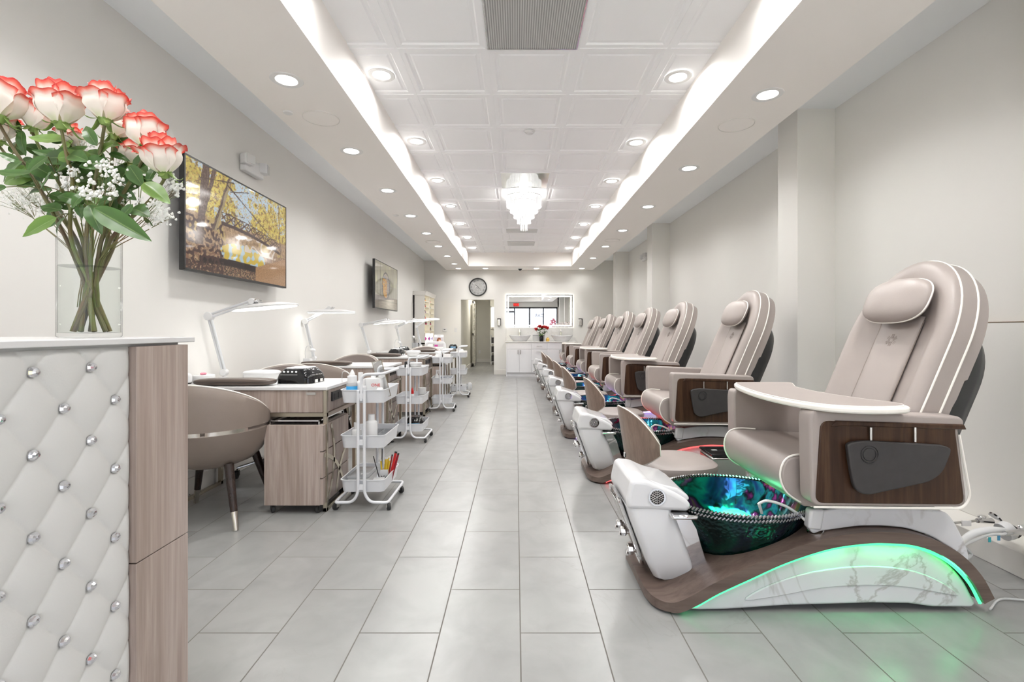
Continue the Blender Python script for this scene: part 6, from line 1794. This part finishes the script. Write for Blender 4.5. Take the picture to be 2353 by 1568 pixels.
random.seed(21)
def rose(px, py, Y, R_, tilt, az, label, sx, sy, seed, openk=1.0, top=1.0):
    rnd = random.Random(seed)
    c = Vector(W(px, py, Y))
    t = thing('rose', label, 'rose', c, 0, 'red edged cream roses in the glass vase')
    tm = Matrix.Rotation(az, 4, 'Z') @ Matrix.Rotation(tilt, 4, 'Y')
    Hh = R_*2.0*top
    def petal(th0, width, rad, h, curl, z0, wav):
        def f(u, v):
            x = u*2-1
            vv = v
            wv = math.sin(PI*(.12+.47*vv))**.8
            a = th0+x*width*wv
            shape = 1.0-.15*abs(x)**3.5+.03*math.sin(x*7+seed)
            z = z0+h*vv*shape
            prof = rad*(.32+.74*math.sin(min(1, vv*1.55)*PI*.5)-.16*max(0, vv-.55)/.45)
            cr = curl*max(0, vv-.70)**1.5*6*rad
            sidec = curl*.5*max(0, abs(x)-.7)*rad*vv
            r = prof+cr+sidec+wav*math.sin(x*5+seed)*rad*vv
            z -= curl*max(0, vv-.78)**1.6*5*rad
            edge = max(vv**1.5*(1-.0*abs(x)), abs(x)**3.2*(.25+.75*vv))
            return (tm @ Vector((r*math.cos(a), r*math.sin(a), z)), min(1, edge*.93))
        return f
    for i in range(5):
        g = G().grid(petal(i*2*PI/5+rnd.uniform(-.2, .2)+.5, .82, R_*1.0, Hh*rnd.uniform(.80, .96), .42*openk*rnd.uniform(.5, 1.2), -Hh*.45, .05), 14, 14)
        obj('outer_petal', g, 'rose_petal', t, attr=True, sm=180)
    for i in range(4):
        g = G().grid(petal(i*2*PI/4+rnd.uniform(-.2, .2), .95, R_*.78, Hh*rnd.uniform(.98, 1.06), .22*openk, -Hh*.42, .04), 12, 12)
        obj('middle_petal', g, 'rose_petal', t, attr=True, sm=180)
    for i in range(3):
        g = G().grid(petal(i*2*PI/3+.7, 1.25, R_*.50, Hh*1.08, .03, -Hh*.38, .05), 12, 10)
        obj('inner_petal', g, 'rose_petal', t, attr=True, sm=180)
    # receptacle and sepals
    sp_ = obj('calyx', G().lathe([(0, -Hh*.62), (R_*.20, -Hh*.60), (R_*.30, -Hh*.50), (R_*.42, -Hh*.40), (0, -Hh*.36)], 16, m=tm), 'sepal', t)
    for i in range(5):
        a = i*2*PI/5+.3
        def sf(u, v, a=a):
            x = (u-.5)*2; w_ = R_*.18*(1-v)**.7
            r = R_*(.34+.75*v); z = -Hh*.44-Hh*(.10+.22*((i*7) % 3)/2)*math.sin(v*PI*.75)
            return tm @ Vector((r*math.cos(a)-x*w_*math.sin(a), r*math.sin(a)+x*w_*math.cos(a), z))
        obj('sepal', G().grid(sf, 3, 8), 'sepal', t, sm=180, solid=.0006)
    # stem down into the vase
    p0 = tm @ Vector((0, 0, -Hh*.58))
    neck = Vector((VX+max(-.84, min(.84, sx*.95))*vr, VYY+sy*.6*vr, VZ+vh*1.02))-c
    foot = Vector((VX+(-sx*.75+rnd.uniform(-.35, .35))*vr*.82, VYY-sy*.60*vr, VZ+.016))-c
    mid = neck.lerp(p0, .5)+Vector((.01*rnd.uniform(-1, 1), .01, .01))
    path = smooth_path([p0, p0.lerp(mid, .5)+Vector((0, 0, -.006)), mid, neck, neck.lerp(foot, .5), foot], 5)
    st = obj('stem', G().tube(path, [.0036+.0024*k/len(path) for k in range(len(path))], 8), rnd.choice(['green_stem', 'brown_stem', 'brown_stem']), t)
    return t, c, [c+p for p in path]
R0 = 41*1.30/F
roses = [
 (5, 236, 1.27, 1.10, R(8), 0, 'red edged rose cut by the left edge of the photo, the higher of two', -.95, -.2, 1),
 (-8, 292, 1.33, .95, R(-20), 0, 'pale rose at the left edge of the photo below another bloom', -.8, .4, 2),
 (84, 270, 1.33, .82, R(-16), 0, 'rose with orange rim tucked left of the wide open rose', -.6, .5, 3),
 (137, 247, 1.22, 1.06, R(4), 0, 'widest rose of the bouquet, left of its centre', -.45, -.6, 4),
 (163, 316, 1.36, .68, R(20), 0, 'small rose half hidden below the widest rose', -.2, .5, 5),
 (243, 244, 1.23, .95, R(3), 0, 'tallest rose in the middle of the bouquet', .12, -.5, 6),
 (266, 293, 1.34, .74, R(12), 0, 'pale rose directly below the tallest rose', .4, .6, 7),
 (335, 308, 1.26, .92, R(10), 0, 'rose with curled red rim right of the tallest rose', .6, -.2, 8),
 (305, 357, 1.36, .70, R(-6), 0, 'pale rose below and between the two right roses', .75, .6, 9),
 (371, 362, 1.23, .98, R(16), 0, 'rightmost rose of the bouquet, over the television corner', .9, .0, 10)]
stems = []
for (px, py, Y, k, ti, az, lab, sx, sy, sd) in roses:
    tt, c, path = rose(px, py, Y, R0*k*.90, ti, az+sd*1.1, lab, sx, sy, sd)
    stems.append((tt, c, path))
# leaves on the stems (parts of their rose)
leaves = [
 # px,py of leaf base, px,py of tip, Y, width factor, rose index, light?
 (130, 500, 52, 545, 1.22, .62, 3, 1), (150, 500, 132, 548, 1.26, .55, 3, 0), (70, 398, -20, 392, 1.20, .42, 0, 0), (45, 372, -8, 350, 1.25, .5, 0, 0),
 (60, 372, 135, 412, 1.25, .55, 2, 0), (50, 300, 60, 360, 1.3, .4, 1, 0), (110, 360, 60, 400, 1.24, .6, 2, 0), (140, 330, 110, 302, 1.28, .5, 3, 0),
 (118, 395, 90, 438, 1.2, .7, 2, 0), (145, 362, 72, 345, 1.30, .4, 2, 0), (160, 355, 205, 372, 1.24, .6, 3, 0), (222, 335, 198, 290, 1.21, .55, 5, 0),
 (225, 360, 262, 330, 1.25, .95, 5, 1), (185, 350, 215, 366, 1.26, .35, 5, 1), (250, 352, 300, 372, 1.27, .45, 5, 0), (205, 470, 235, 540, 1.20, .5, 6, 0),
 (215, 478, 350, 556, 1.16, .34, 7, 0), (228, 500, 330, 548, 1.2, .5, 8, 0), (296, 380, 330, 430, 1.24, .7, 7, 0), (330, 420, 392, 470, 1.2, .52, 9, 1),
 (300, 480, 345, 500, 1.25, .75, 8, 0), (330, 500, 352, 520, 1.3, .4, 9, 0), (180, 400, 240, 440, 1.30, .6, 4, 0), (200, 445, 165, 480, 1.23, .6, 6, 0),
 (250, 420, 290, 470, 1.32, .6, 6, 0), (100, 430, 70, 420, 1.30, .6, 2, 0), (305, 470, 270, 505, 1.22, .5, 8, 0), (190, 452, 262, 500, 1.24, .42, 5, 1),
 (15, 430, -30, 448, 1.24, .5, 0, 0), (360, 385, 340, 430, 1.26, .5, 9, 0), (165, 440, 120, 470, 1.32, .55, 4, 0), (235, 395, 195, 415, 1.30, .6, 5, 0)]
rl = random.Random(99)
for k in range(84):
    ri = rl.randrange(10); c_ = stems[ri][1]
    hx = CX+c_.x*F/c_.y; hy = CY-(c_.z-H)*F/c_.y
    q = rl.uniform(.25, .80); bx = 207+(hx-207)*q*1.0+rl.uniform(-14, 14); by = 548+(hy-548)*q
    an_ = rl.uniform(0, 2*PI); ln = rl.uniform(42, 78)
    leaves.append((bx, by, bx+ln*math.cos(an_)*1.1, min(530, by-ln*math.sin(an_)*.7), rl.uniform(1.24, 1.40), rl.uniform(.5, .75), ri, 1 if rl.random() < .22 else 0))
for k, (bx, by, tx, ty, Y, wf, ri, lt) in enumerate(leaves):
    par, c, path = stems[ri]
    b_ = Vector(W(bx, by, Y)); tp = Vector(W(tx, ty, Y-.02+.04*((k*37) % 10)/10))
    d = tp-b_; L = d.length; u_ = d.normalized()
    # leaf plane roughly facing the viewer, tipped by a varying amount
    rnd = random.Random(k); vdir = Vector((rnd.uniform(-.5, .5), -1, rnd.uniform(.1, .9))).normalized()
    s_ = u_.cross(vdir).normalized(); n_ = s_.cross(u_)
    wd = L*wf*.44
    def lf(u, v):
        x = (u-.5)*2
        w = wd*math.sin(PI*min(v*1.0, 1)**.78)**.75*(1-.25*v**3)
        p = b_+u_*(L*v)+s_*(x*w)+n_*(.20*abs(x)*w+.12*L*math.sin(v*PI)*rnd2-.0006*math.cos(v*22)*abs(x))
        return (p-c, abs(x)*.8+.2*abs(x)*(1 if math.sin(v*26+abs(x)*6) > -.6 else 0))
    rnd2 = rnd.uniform(-.6, 1.2)
    o = obj('leaf', G().grid(lf, 10, 14), 'leaf_light' if lt else 'leaf', par, attr=True, sm=180)
    # petiole from the nearest stem point
    best = min(path, key=lambda q: (q-b_).length+(.05 if q.z < VZ+vh else 0))
    obj('leaf_stalk', G().tube(smooth_path([best-c, (best-c).lerp(b_-c, .5)+Vector((0, 0, .004)), b_-c], 4), .0013, 5), 'green_stem', par)
# ---- baby's breath
def breath(name, cents, n, label, seed, rs=.0036):
    rnd = random.Random(seed)
    t = thing(name, label, 'flowers', (VX, VYY, VZ+vh))
    o = Vector((VX, VYY, VZ+vh))
    gb, gs = G(), G()
    for (px, py, Y, rad) in cents:
        c = Vector(W(px, py, Y))-o
        root = Vector((c.x*.16, c.y*.2, -.05))
        hub = root.lerp(c, .72)
        gs.tube(smooth_path([Vector((c.x*.1, 0, -.18)), root, hub], 4), .0012, 5)
        for k in range(n):
            q = c+Vector((rnd.gauss(0, 1)*rad, rnd.gauss(0, 1)*rad*.6, rnd.gauss(0, 1)*rad*.8))
            r = rs*rnd.uniform(.7, 1.25)
            gb.sell(q, (r, r, r*.85), nu=7, nv=5)
            gb.sell(q+Vector((r*.6, -r*.4, r*.5)), (r*.6, r*.6, r*.6), nu=6, nv=4)
            if k % 4 == 0: gs.tube([hub.lerp(q, .15), q], .0005, 4, cap=False)
    a = obj('blossoms', gb, 'breath_white', t); a['kind'] = 'stuff'
    b_ = obj('sprigs', gs, 'green_stem', t); b_['kind'] = 'stuff'
breath('babys_breath', [(85, 460, 1.38, .020), (45, 470, 1.40, .022), (60, 440, 1.40, .018), (115, 480, 1.36, .018), (20, 450, 1.42, .02)], 55, "airy spray of baby's breath at the left of the bouquet", 1, .0030)
breath('babys_breath', [(222, 430, 1.19, .016), (255, 405, 1.20, .015), (235, 385, 1.22, .016), (200, 440, 1.2, .012), (265, 440, 1.22, .014), (170, 395, 1.25, .014)], 22, "dense white baby's breath in the middle of the bouquet", 2, .0042)
breath('babys_breath', [(395, 425, 1.26, .012), (410, 435, 1.28, .010), (365, 470, 1.25, .013), (355, 500, 1.27, .012), (385, 500, 1.28, .013), (330, 470, 1.3, .012)], 30, "spray of baby's breath at the right, in front of the television", 3, .0036)
breath('babys_breath', [(150, 420, 1.3, .018), (180, 480, 1.28, .016), (215, 510, 1.3, .014), (290, 450, 1.3, .015), (190, 330, 1.36, .012), (280, 340, 1.36, .010)], 26, "scattered baby's breath deep among the rose stems", 4, .0034)

# ================================================================ CAMERA, WORLD, VIEW
cam = bpy.data.cameras.new('camera'); co = bpy.data.objects.new('camera', cam); COL.objects.link(co)
co.location = (0, 0, H); co.rotation_euler = (R(90), 0, 0)
cam.sensor_fit = 'HORIZONTAL'; cam.sensor_width = 36; cam.lens = F/2353*36
cam.shift_x = -(CX-1176.5)/2353; cam.shift_y = -(784-CY)/2353
cam.clip_start = .05; cam.clip_end = 200
scene.camera = co
w = bpy.data.worlds.new('world'); scene.world = w; w.use_nodes = True
nt = w.node_tree; bg = nt.nodes['Background']
sky = nt.nodes.new('ShaderNodeTexSky'); sky.sky_type = 'HOSEK_WILKIE' if 0 else 'PREETHAM'
sky.sun_direction = (.3, -.5, .8); sky.turbidity = 4
mixn = nt.nodes.new('ShaderNodeMix'); mixn.data_type = 'RGBA'; mixn.inputs['Factor'].default_value = .75
nt.links.new(sky.outputs[0], mixn.inputs['A']); mixn.inputs['B'].default_value = (.95, .97, 1, 1)
nt.links.new(mixn.outputs['Result'], bg.inputs['Color']); bg.inputs['Strength'].default_value = WORLD
# daylight entering through the storefront glass
lp_ = light('storefront_daylight', 'AREA', (.09, YF-.16, 1.22), 1, 4.4, (1, 1, 1), rot=(R(90), 0, 0), sy=2.4)
lp_.data.cycles.is_portal = True
sl = bpy.data.lights.new('sun', 'SUN'); sl.energy = 15; sl.angle = R(2); so = bpy.data.objects.new('sun', sl); COL.objects.link(so); so.rotation_euler = (R(-42), 0, R(8))
vs = scene.view_settings
scene.display_settings.display_device = 'sRGB'
vs.view_transform = 'Standard'; vs.look = 'None'; vs.gamma = 1; vs.use_curve_mapping = False; vs.exposure = EXPO
scene.cycles.max_bounces = 10; scene.cycles.diffuse_bounces = 6; scene.cycles.glossy_bounces = 5
scene.cycles.transmission_bounces = 10; scene.cycles.transparent_max_bounces = 8
scene.cycles.caustics_reflective = False; scene.cycles.caustics_refractive = False
scene.cycles.sample_clamp_indirect = 6
